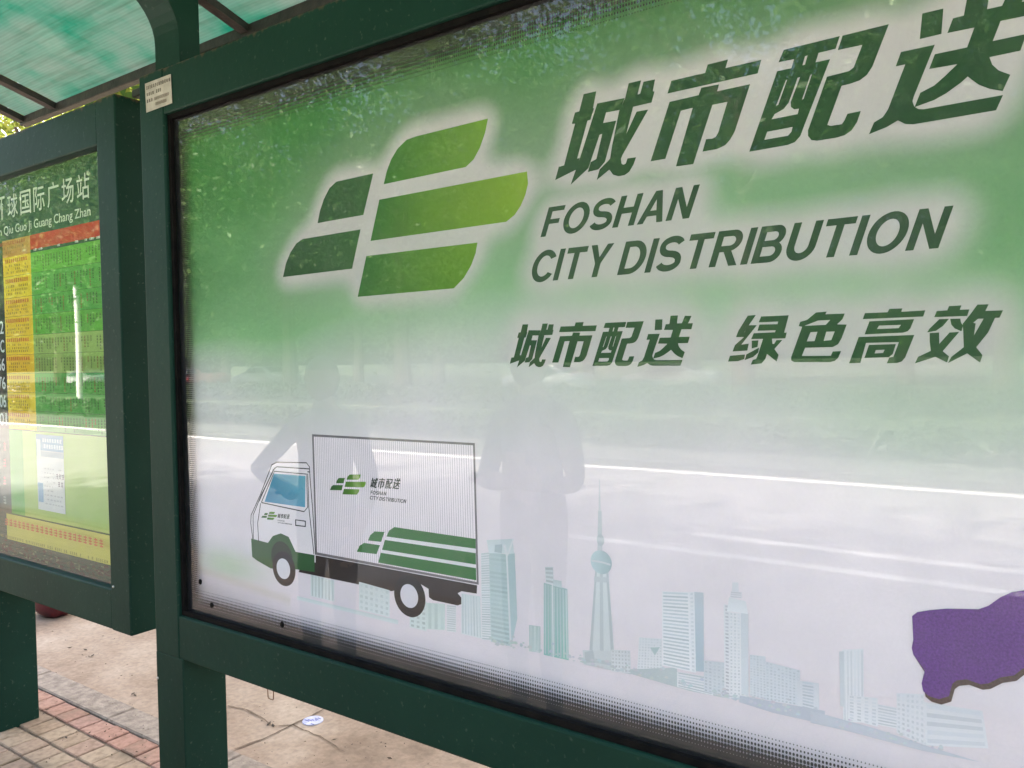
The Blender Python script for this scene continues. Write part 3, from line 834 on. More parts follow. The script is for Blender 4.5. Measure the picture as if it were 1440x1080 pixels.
Ssh.append(([win], lambda x, z: tuple((62, 146, 176)[i] + ((128, 196, 208)[i] - (62, 146, 176)[i]) * min(1, max(0, (x - win[3][0]) / (win[1][0] - win[3][0]))) * .6 + (zt - z) / (zt - zb) * (0, -4, 6)[i] for i in range(3))))
LW = 0.0030
for pl in ([(128,640),(118,560),(120,520),(165,420),(215,290),(225,265),(250,252),(400,255),(415,275),(418,330)], [(160,450),(232,290),(250,275),(417,286)],
           [(172,455),(238,298),(400,312),(406,480),(388,502),(172,456)], [(406,310),(412,480),(438,718)], [(418,330),(432,500),(446,720)],
           [(131,640),(130,520),(172,415),(240,280)], [(158,655),(153,560),(168,460)], [(405,300),(418,302)]):
    Ssh.append((tline(pl, LW), BLK))
Ssh.append(([T([(343,541),(397,548),(397,580),(343,574)]), T([(348,546),(392,553),(392,574),(348,569)])], BLK))
Ssh.append((circ(275, 735, 0.046), (30, 52, 34)))
Ssh.append((circ(286, 791, 0.0487), BLK)); Ssh.append((circ(283, 791, 0.0288), (232, 230, 238)))
Ssh.append((circ(922, 930, 0.0515), BLK)); Ssh.append((circ(920, 929, 0.0292), (228, 224, 234)))
lay_, out_ = 0, []
for q in Ssh:
    rib = q[1] == RIB
    if not (rib and prev_rib if out_ else False): lay_ += 1
    prev_rib = rib
    out_.append((q[0], q[1], lay_))
ink_mesh('printed_truck', out_, YP, poster, base_layer=2)
# emblem and lettering on the printed truck
def place_logo(name, bl, brt, tp, lay):
    """five leaves + name scaled into the box whose lower left and right corners are bl, brt (zoom coordinates) and top tp"""
    allp = [p for e in EMBP for p in e]
    X0, X1 = min(p[0] for p in allp), max(p[0] for p in allp); Q0, Q1 = min(p[1] for p in allp), max(p[1] for p in allp)
    a, b, c = T([bl])[0], T([brt])[0], T([tp])[0]
    hh = c[1] - a[1]
    shp = []
    for k, e in enumerate(EMBP):
        pts = [(a[0] + (x - X0) / (X1 - X0) * (b[0] - a[0]), a[1] + (z - Q0) / (Q1 - Q0) * hh + (b[1] - a[1]) * (x - X0) / (X1 - X0)) for x, z in e]
        shp.append(([pts], emb_col(a[0], b[0], (40, 92, 40), (120, 165, 50))))
    ink_mesh(name, shp, YP, poster, base_layer=lay)
place_logo('printed_truck_emblem', (520, 412), (702, 418), (520, 312), 60)
place_logo('printed_truck_emblem', (172, 540), (252, 545), (172, 500), 60)
def truck_text(p0, p1, ztop, l1a, l1b, l2a, l2b, hc, lay):
    a, b = Vector(T([p0])[0]), Vector(T([p1])[0])
    zs = (Vector(T([ztop])[0]).y - a.y) / (pxz(838, 129).y - A0.y)
    for g in copy_big(a, b, zs): ink_mesh('printed_truck_character', to_shapes(g, (40, 52, 44)), YP, poster, base_layer=lay)
    v = Vector((hc * 0.25, hc))
    for g in word('FOSHAN', Vector(T([l1a])[0]), Vector(T([l1b])[0]), v) + word('CITY DISTRIBUTION', Vector(T([l2a])[0]), Vector(T([l2b])[0]), v):
        ink_mesh('printed_truck_letter', to_shapes(g, (52, 56, 54)), YP, poster, base_layer=lay)
truck_text((722, 378), (868, 386), (735, 332), (724, 414), (802, 420), (720, 440), (903, 460), 0.0095, 60)
truck_text((253, 532), (312, 538), (258, 512), (254, 549), (288, 553), (254, 560), (326, 570), 0.0035, 60)

# --- printed skyline
def bl_(q, u, v): return lerp(lerp(q[0], q[1], u), lerp(q[3], q[2], u), v)
LAY = [0]
def vary(c):
    d = rnd.uniform(-9, 9)
    return tuple(v + d for v in c)
def pale(c):
    g_ = sum(c) / 3
    c = [v + (g_ - v) * .30 for v in c]
    return tuple(v + (t_ - v) * .36 for v, t_ in zip(c, (240, 232, 240)))
def facade(q, col, rows=0, cols=0, rc=None, fade=None, fill=0.5):
    """quad TL,TR,BR,BL with printed window bands / mullions; the picture pales towards its foot"""
    rc = pale(rc or tuple(c - 26 for c in col)); col = pale(col)
    fd = fade or tuple(min(255, c + 14) for c in col)
    z1_, z0_ = max(p[1] for p in q), min(p[1] for p in q)
    cf = lambda x, z: tuple(fd[i] + (col[i] - fd[i]) * min(1, max(0, (z - z0_) / (z1_ - z0_))) for i in range(3))
    LAY[0] += 2
    L_ = LAY[0]
    out = [([q], cf, L_)]
    if rows and not cols:
        for r in range(rows):
            v0, v1 = (r + .2) / rows, (r + .2 + fill) / rows
            out.append(([[bl_(q, .04, v0), bl_(q, .96, v0), bl_(q, .96, v1), bl_(q, .04, v1)]], vary(rc), L_ + 1))
    elif cols and not rows:
        for c in range(cols):
            u0, u1 = (c + .3) / cols, (c + .3 + fill) / cols
            out.append(([[bl_(q, u0, .02), bl_(q, u1, .02), bl_(q, u1, .98), bl_(q, u0, .98)]], vary(rc), L_ + 1))
    elif rows and cols:
        for r in range(rows):
            for c in range(cols):
                u0, u1, v0, v1 = (c + .25) / cols, (c + .25 + fill) / cols, (r + .25) / rows, (r + .25 + fill) / rows
                out.append(([[bl_(q, u0, v0), bl_(q, u1, v0), bl_(q, u1, v1), bl_(q, u0, v1)]], vary(rc), L_ + 1))
    return out
A_ = lambda pts: tr((600, 680), 3.373, pts, YP)
B_ = lambda pts: tr((860, 780), 3.6, pts, YP)
C_ = lambda pts: tr((1140, 780), 3.6, pts, YP)
TEAL, TEAL2, PALE, BLUE, WHITE = (160, 202, 202), (140, 192, 190), (206, 222, 228), (196, 212, 230), (228, 234, 242)
L0 = 220
def building(shapes, lay=0):
    fixed = []
    for q in shapes:
        if len(q) == 2:
            LAY[0] += 2
            q = (q[0], q[1] if callable(q[1]) else pale(q[1]), LAY[0])
        fixed.append(q)
    ink_mesh('printed_building', fixed, YP, poster, base_layer=lay)
# behind and left of the truck wheels
P_ = lambda pts: tr((0, 0), 1.0, pts, YP)
building(facade(P_([(437,808),(470,816),(470,846),(437,838)]), (206, 230, 226), 0, 7))
building(facade(P_([(505,818),(548,830),(548,868),(505,857)]), (204, 228, 226), 5, 6, (190, 218, 216)))
building(facade(P_([(418,838),(560,872),(560,878),(418,843)]), (200, 224, 222)))
building(facade(A_([(-80,560),(0,560),(0,700),(-80,680)]), (196, 224, 218), 6, 3))
building(facade(A_([(0,565),(88,570),(88,695),(0,690)]), (190, 222, 212), 0, 3, (178, 214, 204)))
building(facade(A_([(95,575),(140,580),(140,705),(95,700)]), (214, 226, 228), 12))
building(facade(A_([(165,520),(255,535),(262,735),(165,712)]), (206, 224, 226), 0, 7, (190, 214, 218)))
# tower with slanted crown
building(facade(A_([(258,330),(300,325),(310,745),(262,740)]), (216, 228, 232), 36, 0, (182, 204, 208)) +
         facade(A_([(296,325),(380,335),(402,772),(305,750)]), TEAL, 20, 0, (148, 194, 194)) +
         facade(A_([(380,335),(418,330),(430,640),(402,772)]), (146, 192, 196)) +
         facade(A_([(285,268),(408,262),(415,332),(296,330)]), (186, 212, 216)) +
         [([A_([(325,290),(358,288),(356,330),(322,325)])], (140, 178, 186)), ([A_([(376,335),(384,335),(404,774),(395,774)])], (226, 236, 238)),
          ([A_([(360,290),(375,290),(386,340),(378,345)])], (222, 232, 236)), ([A_([(408,262),(416,262),(386,345),(380,340)])], (222, 232, 236))])
building(facade(A_([(486,670),(540,678),(540,803),(486,795)]), (150, 194, 190), 0, 3, (176, 210, 206)))
building(facade(A_([(556,470),(668,500),(674,838),(556,812)]), (134, 188, 186), 0, 8, (168, 208, 206), fade=(158, 206, 198)) +
         facade(A_([(562,395),(600,395),(604,480),(566,470)]), (196, 214, 216), 4) + facade(A_([(600,455),(640,462),(642,495),(602,485)]), (182, 208, 210)) +
         [([A_([(594,480),(600,480),(604,822),(598,822)])], (224, 236, 236))])
# broadcast tower: mast, two bulbs, splayed legs, podium
def disc(c, rx, ry, n=24):
    return [(c[0] + rx * math.cos(2 * math.pi * i / n), c[1] + ry * math.sin(2 * math.pi * i / n)) for i in range(n)]
cA = A_([(828, 373)])[0]; cB = A_([(825, 268)])[0]; cC = A_([(835, 455)])[0]
GT = (168, 190, 196)
LAY[0] += 2
TOWER = [([A_([(818,-20),(822,-20),(826,130),(816,130)])], (206, 214, 220)), ([A_([(814,130),(830,130),(834,340),(810,340)])], (190, 206, 212)),
          ([A_([(800,415),(862,415),(890,800),(772,800)])], (208, 226, 228)),
          ([A_([(800,415),(808,415),(786,800),(772,800)])], GT), ([A_([(822,415),(836,415),(840,805),(822,805)])], (176, 198, 204)), ([A_([(852,415),(860,415),(888,800),(874,800)])], GT),
          ([A_([(795,440),(862,445),(862,470),(795,465)])], (180, 200, 206)),
          ([disc(cB, .0085, .012)], GT), ([disc(cA, .0245, .0245)], lambda x, z: tuple((176, 194, 200)[i] + (26 if x < cA[0] else 0) for i in range(3))),
          ([stroke(A_([(782,365),(828,372),(872,385)]), .004)], (204, 216, 222)),
          ([A_([(740,790),(965,795),(970,905),(745,858)])], (200, 216, 220)), ([A_([(800,830),(920,855),(920,872),(800,848)])], (172, 194, 200)),
          ([A_([(940,795),(966,798),(970,905),(945,898)])], (186, 204, 210)), ([A_([(750,800),(790,790),(800,850),(752,848)])], (168, 190, 196))]
ink_mesh('printed_tower', [(a_, b_ if callable(b_) else pale(b_)) for a_, b_ in TOWER], YP, poster, base_layer=LAY[0])
LAY[0] += 18
# the pale slabs further right
building(facade(B_([(0,480),(95,485),(100,600),(0,590)]), (206, 218, 224), 6, 6))
building(facade(B_([(140,418),(255,425),(258,595),(130,588)]), (220, 230, 236), 12, 8, (200, 214, 222)) + [([B_([(195,470),(245,468),(220,510)])], (150, 196, 196))])
building(facade(B_([(95,585),(340,600),(520,700),(520,720),(95,600)]), (170, 198, 204)) if False else [([B_([(95,580),(330,570),(340,640),(520,690),(580,725),(400,690),(95,602)])], (176, 204, 206))])
building(facade(B_([(256,185),(392,190),(402,592),(258,560)]), (232, 238, 244), 22, 0, (176, 200, 212), fill=.48) +
         facade(B_([(392,190),(420,188),(428,598),(402,592)]), (226, 234, 242), 20, 1, (206, 220, 230)) +
         facade(B_([(420,188),(466,192),(468,592),(428,590)]), (172, 196, 212), fade=(186, 204, 218)))
building(facade(B_([(332,592),(515,622),(515,712),(332,668)]), (230, 236, 242), 6, 0, (190, 208, 218)))
building(facade(B_([(468,535),(600,548),(600,730),(468,690)]), (196, 212, 224), 10, 6, (180, 200, 214)))
building(facade(B_([(598,290),(690,300),(695,735),(598,725)]), (230, 236, 242), 26, 5, (206, 218, 228)) + facade(B_([(568,250),(600,255),(602,715),(572,705)]), (222, 228, 236), 26, 1, (178, 184, 200)) +
         facade(B_([(655,290),(692,296),(694,712),(658,705)]), (198, 214, 226)) + facade(B_([(595,215),(680,235),(692,300),(585,285)]), (216, 226, 234)) +
         facade(B_([(605,185),(660,190),(660,222),(600,218)]), (212, 214, 226), 3) + [([B_([(612,140),(642,140),(645,190),(610,190)])], (216, 222, 232))])
building(facade(B_([(700,505),(780,515),(785,735),(700,712)]), (204, 218, 230), 16, 5, (186, 204, 220)))
building(facade(B_([(780,540),(955,585),(955,765),(782,735)]), (200, 216, 230), 12, 9, (184, 204, 220)))
building(facade(B_([(940,635),(1050,650),(1052,800),(940,770)]), (206, 218, 232), 9, 1, (176, 198, 216)))
building([([B_([(650,712),(800,740),(1080,790),(1080,858),(820,800),(645,745)])], (182, 198, 222))])
building(facade(C_([(160,480),(268,475),(270,850),(165,845)]), (224, 230, 238), 0, 6, (210, 220, 230)) + facade(C_([(145,490),(168,488),(172,770),(150,765)]), (190, 204, 216)))
building(facade(C_([(190,710),(340,725),(340,870),(190,830)]), (226, 232, 240), 8, 4, (204, 216, 228)))
building(facade(C_([(338,755),(440,775),(440,880),(338,860)]), (226, 232, 240), 7, 0, (198, 210, 222)))
building(facade(C_([(435,700),(575,705),(578,965),(435,900)]), (222, 228, 238), 9, 6, (210, 220, 232)))
building(facade(C_([(575,745),(870,790),(900,980),(580,965)]), (222, 230, 240), 5, 0, (208, 220, 234)))
building([([C_([(0,790),(150,830),(330,880),(580,965),(860,1050),(560,990),(180,890),(0,850)])], (194, 208, 228))])

LAY[0] += 2
foot = [(690,905),(745,915),(830,935),(900,950),(1000,975),(1060,990),(1140,1012),(1240,1040),(1330,1062)]
shr = []
for (ax, ay), (bx, by) in zip(foot, foot[1:]):
    for k in range(26):
        t_ = rnd.random(); x, y = ax + (bx - ax) * t_, ay + (by - ay) * t_ - abs(rnd.gauss(0, 7))
        r_ = rnd.uniform(1.2, 4.0); f_ = min(1, max(0, (x - 690) / 500))
        c_ = tuple(a + (b - a) * f_ + rnd.uniform(-14, 14) for a, b in zip((180, 204, 206), (200, 210, 228)))
        shr.append(([P_([(x - r_, y), (x - r_ * .4, y - r_ * .8), (x + r_ * .5, y - r_ * .7), (x + r_, y + .2), (x + r_ * .3, y + r_ * .5)])], pale(c_), LAY[0] + len(shr) % 60))
tag(ink_mesh('printed_shrubs', shr, YP, poster), kind='stuff')
LAY[0] += 62
# --- purple map with a brown thickness
MAP = [(540,290),(600,280),(690,272),(850,275),(900,258),(960,215),(1020,188),(1080,180),(1180,176),(1290,196),(1370,262),(1400,340),(1380,420),(1310,470),(1240,490),(1180,540),(1110,568),(1075,575),(1030,610),(960,620),(900,650),(860,655),(790,630),(740,635),(718,652),(700,715),(650,730),(600,715),(570,690),(562,650),(578,585),(520,505),(512,470),(520,430),(514,310)]
shadow = [(x + 12, y + 28) if y > 560 else (x, y) for x, y in MAP]
ink_mesh('printed_map', [([C_(shadow)], (92, 70, 62)), ([C_(MAP)], (104, 52, 140))], YP, poster, M['print_speck'], base_layer=LAY[0] + 4)

# sticker on the frame corner
st = [(-2.308, 2.365), (-2.171, 2.365), (-2.168, 2.279), (-2.305, 2.277)]
stk = mesh('sticker', [(x, -0.0012, z) for x, z in st] + [(x, 0.0005, z) for x, z in st], [(3, 2, 1, 0), (4, 5, 6, 7), (0, 1, 5, 4), (1, 2, 6, 5), (2, 3, 7, 6), (3, 0, 4, 7)],
           noisy('sticker_paper', (0.42, 0.36, 0.30), (0.55, 0.48, 0.41), 30, 0.7), bb)
def dashes(x0, x1, z, h, col, fillp=0.8, w=(.006, .010), gap=.0022, vert=False, r=None):
    r = r or rnd
    out, x = [], x0
    while x < x1:
        ww = r.uniform(*w)
        if r.random() < fillp:
            # a little cluster of strokes that reads as one character
            for k in range(3):
                zz = z + h * (k / 3 + .04)
                out.append(([[(x + r.uniform(0, ww * .15), zz), (x + ww * r.uniform(.8, 1), zz), (x + ww * r.uniform(.8, 1), zz + h * .17), (x + r.uniform(0, ww * .15), zz + h * .17)]], col))
            xs = x + ww * r.uniform(.3, .6)
            out.append(([[(xs, z), (xs + ww * .18, z), (xs + ww * .18, z + h), (xs, z + h)]], col))
        x += ww + gap
    return out
tx = dashes(-2.300, -2.180, 2.3445, .011, (52, 34, 26), 1) + dashes(-2.300, -2.262, 2.3245, .010, (52, 34, 26), 1) + dashes(-2.248, -2.222, 2.3245, .011, (45, 28, 22), 1) \
    + dashes(-2.300, -2.266, 2.3045, .010, (52, 34, 26), 1) + dashes(-2.258, -2.182, 2.3045, .010, (92, 74, 58), 1, (.004, .005), .0015) + dashes(-2.252, -2.195, 2.288, .010, (92, 74, 58), 1, (.004, .005), .0015)
ink_mesh('sticker_lettering', tx, -0.0012, stk)

# ------------------------------------------------------------------ the route information box
YB = 0.032
nb = empty('information_box', (-3.25, 0.08, 0.0))
tag(nb, 'green framed bus route information box with red, yellow and green timetable', 'information board')
NX0, NX1 = -4.06, -2.545
NA0, NA1 = -3.93, -2.668
DB = 0.10
box('post', (NX0, YB, Z0), (NA0, YB + DB, Z1), M['paint'], nb, BV)
box('post', (NA1, YB, Z0), (NX1, YB + DB, Z1), M['paint'], nb, BV)
box('top_rail', (NA0 - .004, YB + .0015, 2.245), (NA1 + .004, YB + DB - .0015, Z1 - .0015), M['paint'], nb, BV)
box('bottom_rail', (NA0 - .004, YB + .0015, Z0 + .0015), (NA1 + .004, YB + DB - .0015, 0.735), M['paint'], nb, BV)
box('leg', (-3.725, YB + .004, -0.05), (-3.580, 0.189, Z0 + .003), M['paint'], nb, 0.004)
box('back_panel', (NX0 + .02, YB + DB - .01, Z0 + .02), (NX1 - .02, YB + DB + .02, Z1 - .02), M['backing'], nb)
box('glass_pane', (NA0 - .003, YB + .022, 0.732), (NA1 + .003, YB + .027, 2.248), M['glass'], nb)
hook(-2.492, -2.462, 0.66, 0.536, 0.09, nb)
bm = bmesh.new()
bmesh.ops.create_uvsphere(bm, u_segments=10, v_segments=6, radius=0.0045, matrix=Matrix.Translation((NA1 + .022, YB - .001, 0.748)))
bmobj('rivet', bm, M['chrome'], nb, True)
YI = YB + 0.045
def I(px, py):
    p = at(px, py, YI); return (p.x, p.z)
def rect(x0, z0, x1, z1): return [[(x0, z0), (x1, z0), (x1, z1), (x0, z1)]]
# levels measured on the boundary column between yellow and green
zl = [I(33, 333)[1], I(37, 357)[1], I(40, 385)[1], I(43, 416)[1], I(45, 443)[1], I(48, 471)[1], I(49, 498)[1], I(49, 525)[1], I(49, 552.6)[1], I(50, 578.5)[1], I(50, 606)[1]]
xc = I(48, 500)[0]; xk = I(9, 500)[0]; xr = NA1 - 0.004
zb0 = I(90, 737)[1]; zb1 = I(90, 778)[1]
sh = []
sh.append((rect(NA0, 0.735, xr + .004, 2.246), (14, 74, 50)))                     # dark green header and ground
sh.append((rect(xk, zl[1], xc, zl[0]), (206, 150, 62)))
sh.append((rect(xc, zl[1] + .012, xr, zl[0]), (196, 34, 22)))
GRN = [(92, 178, 50), (74, 166, 56), (70, 164, 58), (84, 170, 46), (150, 184, 92), (142, 178, 84), (72, 164, 58), (66, 160, 60), (66, 158, 56)]
for i in range(1, 10):
    z1_, z0_ = zl[i], zl[i + 1]
    sh.append((rect(xc, z0_, xr, z1_), GRN[i - 1]))
    sh.append((rect(xk, z0_, xc, z1_), (240, 198 + (i % 3) * 6, 14)))
    sh.append((rect(NA0, z0_, xk, z1_), (26, 34, 36)))
    sh.append((rect(NA0, z0_ - .0012, xr, z0_ + .0012), (44, 70, 30)))
zlow = zb0
sh.append((rect(xk, zlow, xr, zl[10] - .002), (92, 172, 66)))
xs_ = I(48, 650)[0]
sh.append((rect(I(33, 650)[0], zlow, xr, zl[10] - .002), (160, 194, 92)))
sh.append((rect(NA0, zb0, xk, zl[10] - .002), (22, 70, 46)))
sh.append((rect(xk - .06, zb0 - .004, xr, zb0), (62, 92, 40)))
sh.append((rect(xk - .05, zb1, xr, zb0 - .006), (204, 204, 96)))
info = ink_mesh('route_sheet', sh, YI, nb)
# grass picture along the foot of the sheet
gs = []
for k in range(420):
    x = rnd.uniform(NA0, xr); z = 0.737 + abs(rnd.gauss(0, .035)); w = rnd.uniform(.008, .03); h = rnd.uniform(.003, .010)
    if z + h > zb1 - .003: continue
    g_ = rnd.choice([(22, 30, 20), (30, 52, 28), (50, 84, 46), (88, 120, 80), (40, 34, 24)])
    gs.append(([[(x, z), (min(x + w, xr), z + rnd.uniform(-.004, .004)), (min(x + w * .9, xr), z + h), (x + w * .1, z + h * .8)]], g_))
tag(ink_mesh('grass_picture', gs, YI, info, base_layer=60), kind='stuff')
# small print of the rows
mk_ = []
for i in range(1, 10):
    z1_, z0_ = zl[i], zl[i + 1]; hrow = z1_ - z0_
    g3 = GRN[i - 1]; dk = (int(g3[0] * .55), int(g3[1] * .55), int(g3[2] * .55))
    x = xc + .03
    while x < xr - .02:
        if rnd.random() < .86:
            red = rnd.random() < .12
            nch = rnd.randint(2, 5); hh = hrow * .13
            for k in range(nch):
                z = z1_ - hrow * .16 - (k + 1) * hh * 1.12
                mk_.append((rect(x, z, x + .009, z + hh * .34), (120, 70, 30) if red else dk)); mk_.append((rect(x + .001, z + hh * .5, x + .008, z + hh * .78), (120, 70, 30) if red else dk))
        x += .0215
    mk_ += dashes(xk + .02, xc - .03, z1_ - hrow * .30, hrow * .19, (196, 52, 16), 1, (.012, .016), .004)
    for q in (.52, .70, .86):
        mk_ += dashes(xk + .025, xc - .03, z1_ - hrow * q, hrow * .11, (112, 84, 20), .75, (.006, .012), .007)
mk_ += dashes(xk + .01, xc - .015, zl[1] + (zl[0] - zl[1]) * .66, (zl[0] - zl[1]) * .2, (186, 70, 26), 1, (.012, .016), .004)
for q in (.14, .4): mk_ += dashes(xk + .01, xc - .02, zl[1] + (zl[0] - zl[1]) * q, .010, (128, 96, 40), .7, (.006, .012), .007)
mk_ += dashes(xc + .05, xr - .04, zl[1] + .002, .008, (226, 224, 214), .5, (.02, .05), .01)
mk_ += dashes(I(12, 740)[0], I(150, 770)[0], zb0 - .050, .030, (206, 116, 66), 1, (.026, .032), .008)
mk_ += dashes(I(6, 760)[0], I(156, 790)[0], zb1 + .010, .011, (120, 128, 52), .8, (.008, .014), .004)
tag(ink_mesh('timetable_print', mk_, YI, info, base_layer=70), kind='stuff')

def text_mesh(name, s, x0, x1, z0, z1, col, Y, parent, offset=0.0):
    c = bpy.data.curves.new(name, 'FONT'); c.body = s; c.size = 1.0; c.offset = offset; c.resolution_u = 3
    o = bpy.data.objects.new(name, c); COL.objects.link(o)
    dg = bpy.context.evaluated_depsgraph_get()
    me = bpy.data.meshes.new_from_object(o.evaluated_get(dg))
    bpy.data.objects.remove(o); bpy.data.curves.remove(c)
    xs = [v.co.x for v in me.vertices]; ys = [v.co.y for v in me.vertices]
    ax, bx, ay, by = min(xs), max(xs), min(ys), max(ys)
    off = wloc(parent)
    for v in me.vertices:
        x, y = v.co.x, v.co.y
        v.co = (x0 + (x - ax) / (bx - ax) * (x1 - x0) - off.x, Y - off.y, z0 + (y - ay) / (by - ay) * (z1 - z0) - off.z)
    ca_ = me.color_attributes.new('Ink', 'FLOAT_COLOR', 'POINT')
    b_ = np.ones((len(me.vertices), 4), dtype=np.float32); b_[:, :3] = lin(col)
    ca_.data.foreach_set('color', b_.ravel())
    me.materials.clear()
    return link(name, me, M['print'], parent)
# station name: seven characters and the romanised line
e = I(127, 285)[0]; cw = (I(127, 285)[0] - I(8, 300)[0]) / 6.0
zt_, zb_ = I(120, 243)[1], I(120, 280)[1]
for k, ch in enumerate('环球国际广场站'):
    x1_ = e - (6 - k) * cw
    text_mesh('station_character', ch, x1_ - cw * .80, x1_, zb_, zt_, (214, 226, 208), YI - .002, info, 0.006)
xr_ = I(128, 298)[0]
tag(text_mesh('station_name_lettering', 'Huan Qiu Guo Ji Guang Chang Zhan', xr_ - (xr_ - I(0, 325)[0]) * 1.13, xr_, I(125, 308)[1], I(125, 290)[1], (206, 222, 202), YI - .002, info, 0.008), kind='stuff')
for s_, i in (('2', 4), ('30C', 5), ('166', 6), ('176', 7), ('206', 8), ('101', 9)):
    zc = (zl[i] + zl[i + 1]) / 2
    text_mesh('route_number', s_, xk - .10 if len(s_) > 1 else xk - .045, xk - .012, zc - .026, zc + .026, (214, 224, 226), YI - .002, info, 0.012)
for k, py in enumerate((627, 650, 675, 702)):
    q = I(8, py)
    ink_mesh('side_character', dashes(q[0] - .02, q[0] + .008, q[1] - .02, .036, (188, 110, 104) if k < 3 else (150, 170, 150), 1, (.026, .027), .01), YI, info, base_layer=70)
# blue and white notice sheet stuck over the lower part
nx0, nx1 = I(53, 660)[0], I(91, 660)[0]; nz1, nz0 = I(72, 612)[1], I(72, 719)[1]
nsh = [(rect(nx0, nz0, nx1, nz1), (206, 212, 206)), (rect(nx0, nz1 - .062, nx1, nz1), (98, 150, 176)), (rect(nx0, nz1 - .085, nx1, nz1 - .064), (150, 172, 178)),
       (rect(nx0 + .004, nz0 + .03, nx0 + .045, nz0 + .105), (126, 168, 192)), (rect(nx0 + .003, nz1 - .09, nx0 + .035, nz1 - .02), (196, 210, 204))]
nsh += dashes(nx0 + .05, nx1 - .02, nz1 - .028, .014, (206, 224, 222), 1, (.014, .018), .003) + dashes(nx0 + .06, nx1 - .01, nz1 - .052, .016, (200, 222, 222), 1, (.014, .018), .003)
for k in range(9): nsh += dashes(nx0 + .055, nx1 - .02 - (.06 if 2 < k < 6 else 0), nz0 + .025 + k * .017, .005, (160, 166, 164), .8, (.010, .03), .004)
nsh += dashes(nx1 - .05, nx1 - .012, nz0 + .10, .02, (110, 110, 110), 1, (.015, .02), .005) + dashes(nx1 - .06, nx1 - .012, nz0 + .13, .02, (120, 120, 118), 1, (.015, .02), .005)
ink_mesh('notice_sheet', nsh, YI - .002, info)

# ------------------------------------------------------------------ shelter roof
RX0 = -3.81
def roof_z(y):
    s = (0.30 - y)
    return 2.588 + 0.30 * s - 0.085 * s * s
roof = empty('shelter_roof', (-1.2, 0.06, 2.395))
tag(roof, 'green translucent ribbed canopy roof with dark steel ribs over the shelter', 'canopy roof')
ribs = [RX0 + .02, -3.50, -2.208, -0.90, 0.40, 1.44]
YF = -0.86
ys = [0.30 - (0.30 - YF) * k / 14 for k in range(15)]
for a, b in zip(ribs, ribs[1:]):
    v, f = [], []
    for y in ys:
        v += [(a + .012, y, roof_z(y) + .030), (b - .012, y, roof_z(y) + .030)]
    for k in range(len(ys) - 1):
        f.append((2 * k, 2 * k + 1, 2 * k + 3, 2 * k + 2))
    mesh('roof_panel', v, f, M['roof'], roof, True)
for x in ribs:
    bm = bmesh.new()
    w = 0.020
    for k in range(len(ys) - 1):
        pass
    prof = [(y, roof_z(y)) for y in ys]
    vv = []
    for y, z in prof:
        vv.append([bm.verts.new((x + dx, y, z + dz)) for dx, dz in ((-w, 0), (w, 0), (w, .026), (-w, .026))])
    for p, q in zip(vv, vv[1:]):
        for k in range(4): bm.faces.new((p[k], p[(k + 1) % 4], q[(k + 1) % 4], q[k]))
    bm.faces.new(vv[0]); bm.faces.new(vv[-1][::-1])
    bmobj('rafter', bm, M['steel'], roof)
box('purlin', (RX0, 0.292, 2.578), (1.46, 0.325, 2.616), M['steel'], roof, 0.003, 1)
box('purlin', (RX0, YF - .03, roof_z(YF) - .01), (1.46, YF + .004, roof_z(YF) + .040), M['paint'], roof, 0.003, 1)
# bent arms that rise from the billboard posts and carry the rafters
def arm(xa, xb):
    yb, yf_, zs_, r0 = 0.082, 0.014, 2.475, 0.20
    ztop = roof_z(yb) - .004
    front = [(yf_, 2.380), (yf_, zs_)]
    for k in range(1, 10):
        a = math.radians(8.2 * k)
        front.append((yf_ - r0 * (1 - math.cos(a)), zs_ + r0 * math.sin(a) * 0.86))
    front += [(-0.45, roof_z(-0.45) - .060), (-0.80, roof_z(-0.80) - .045)]
    back = [(yb, 2.380), (yb, zs_)] + [(yb + (y - yf_) * 1.0, roof_z(yb + (y - yf_)) - .002) for y, z in front[2:-2]] + [(-0.45, roof_z(-0.45) - .002), (-0.80, roof_z(-0.80) - .002)]
    back[2] = (yb, ztop)
    bm = bmesh.new()
    rings = [[bm.verts.new((xa, f[0], f[1])), bm.verts.new((xb, f[0], f[1])), bm.verts.new((xb, g[0], g[1])), bm.verts.new((xa, g[0], g[1]))] for f, g in zip(front, back)]
    for p, q in zip(rings, rings[1:]):
        for k in range(4): bm.faces.new((p[k], p[(k + 1) % 4], q[(k + 1) % 4], q[k]))
    bm.faces.new(rings[0]); bm.faces.new(rings[-1][::-1])
    return bmobj('arm', bm, M['paint'], roof)
arm(-2.272, -2.146)
arm(1.33, 1.45)
# short bracket joining box and post under the purlin
box('bracket', (-2.56, 0.10, 2.40), (-2.33, 0.30, 2.425), M['steel'], roof, 0.002, 1)
box('strut', (-2.47, 0.24, 2.42), (-2.43, 0.31, 2.57), M['steel'], roof, 0.002, 1)

# ------------------------------------------------------------------ litter on the ground
def lid():
    x, y = onroad(440, 1014)
    r = empty('paper_disc', (x, y, ROAD_Z))
    tag(r, 'small round blue and white paper disc lying on the concrete', 'litter')
    bm = bmesh.new()
    bmesh.ops.create_cone(bm, cap_ends=True, segments=28, radius1=.047, radius2=.046, depth=.003, matrix=Matrix.Translation((x, y, ROAD_Z + .0025)))
    bmobj('disc', bm, noisy('disc_paper', (0.30, 0.32, 0.52), (0.52, 0.52, 0.62), 30, 0.7), r)
    bm = bmesh.new()
    for k in range(7):
        a = rnd.uniform(-.035, .02); b = -.028 + k * .009
        bm_box(bm, (x + a, y + b, ROAD_Z + .0042), (x + a + rnd.uniform(.01, .03), y + b + .004, ROAD_Z + .0052))
    bmobj('print', bm, noisy('disc_print', (0.08, 0.09, 0.30), (0.14, 0.15, 0.4), 20, 0.6), r)
lid()
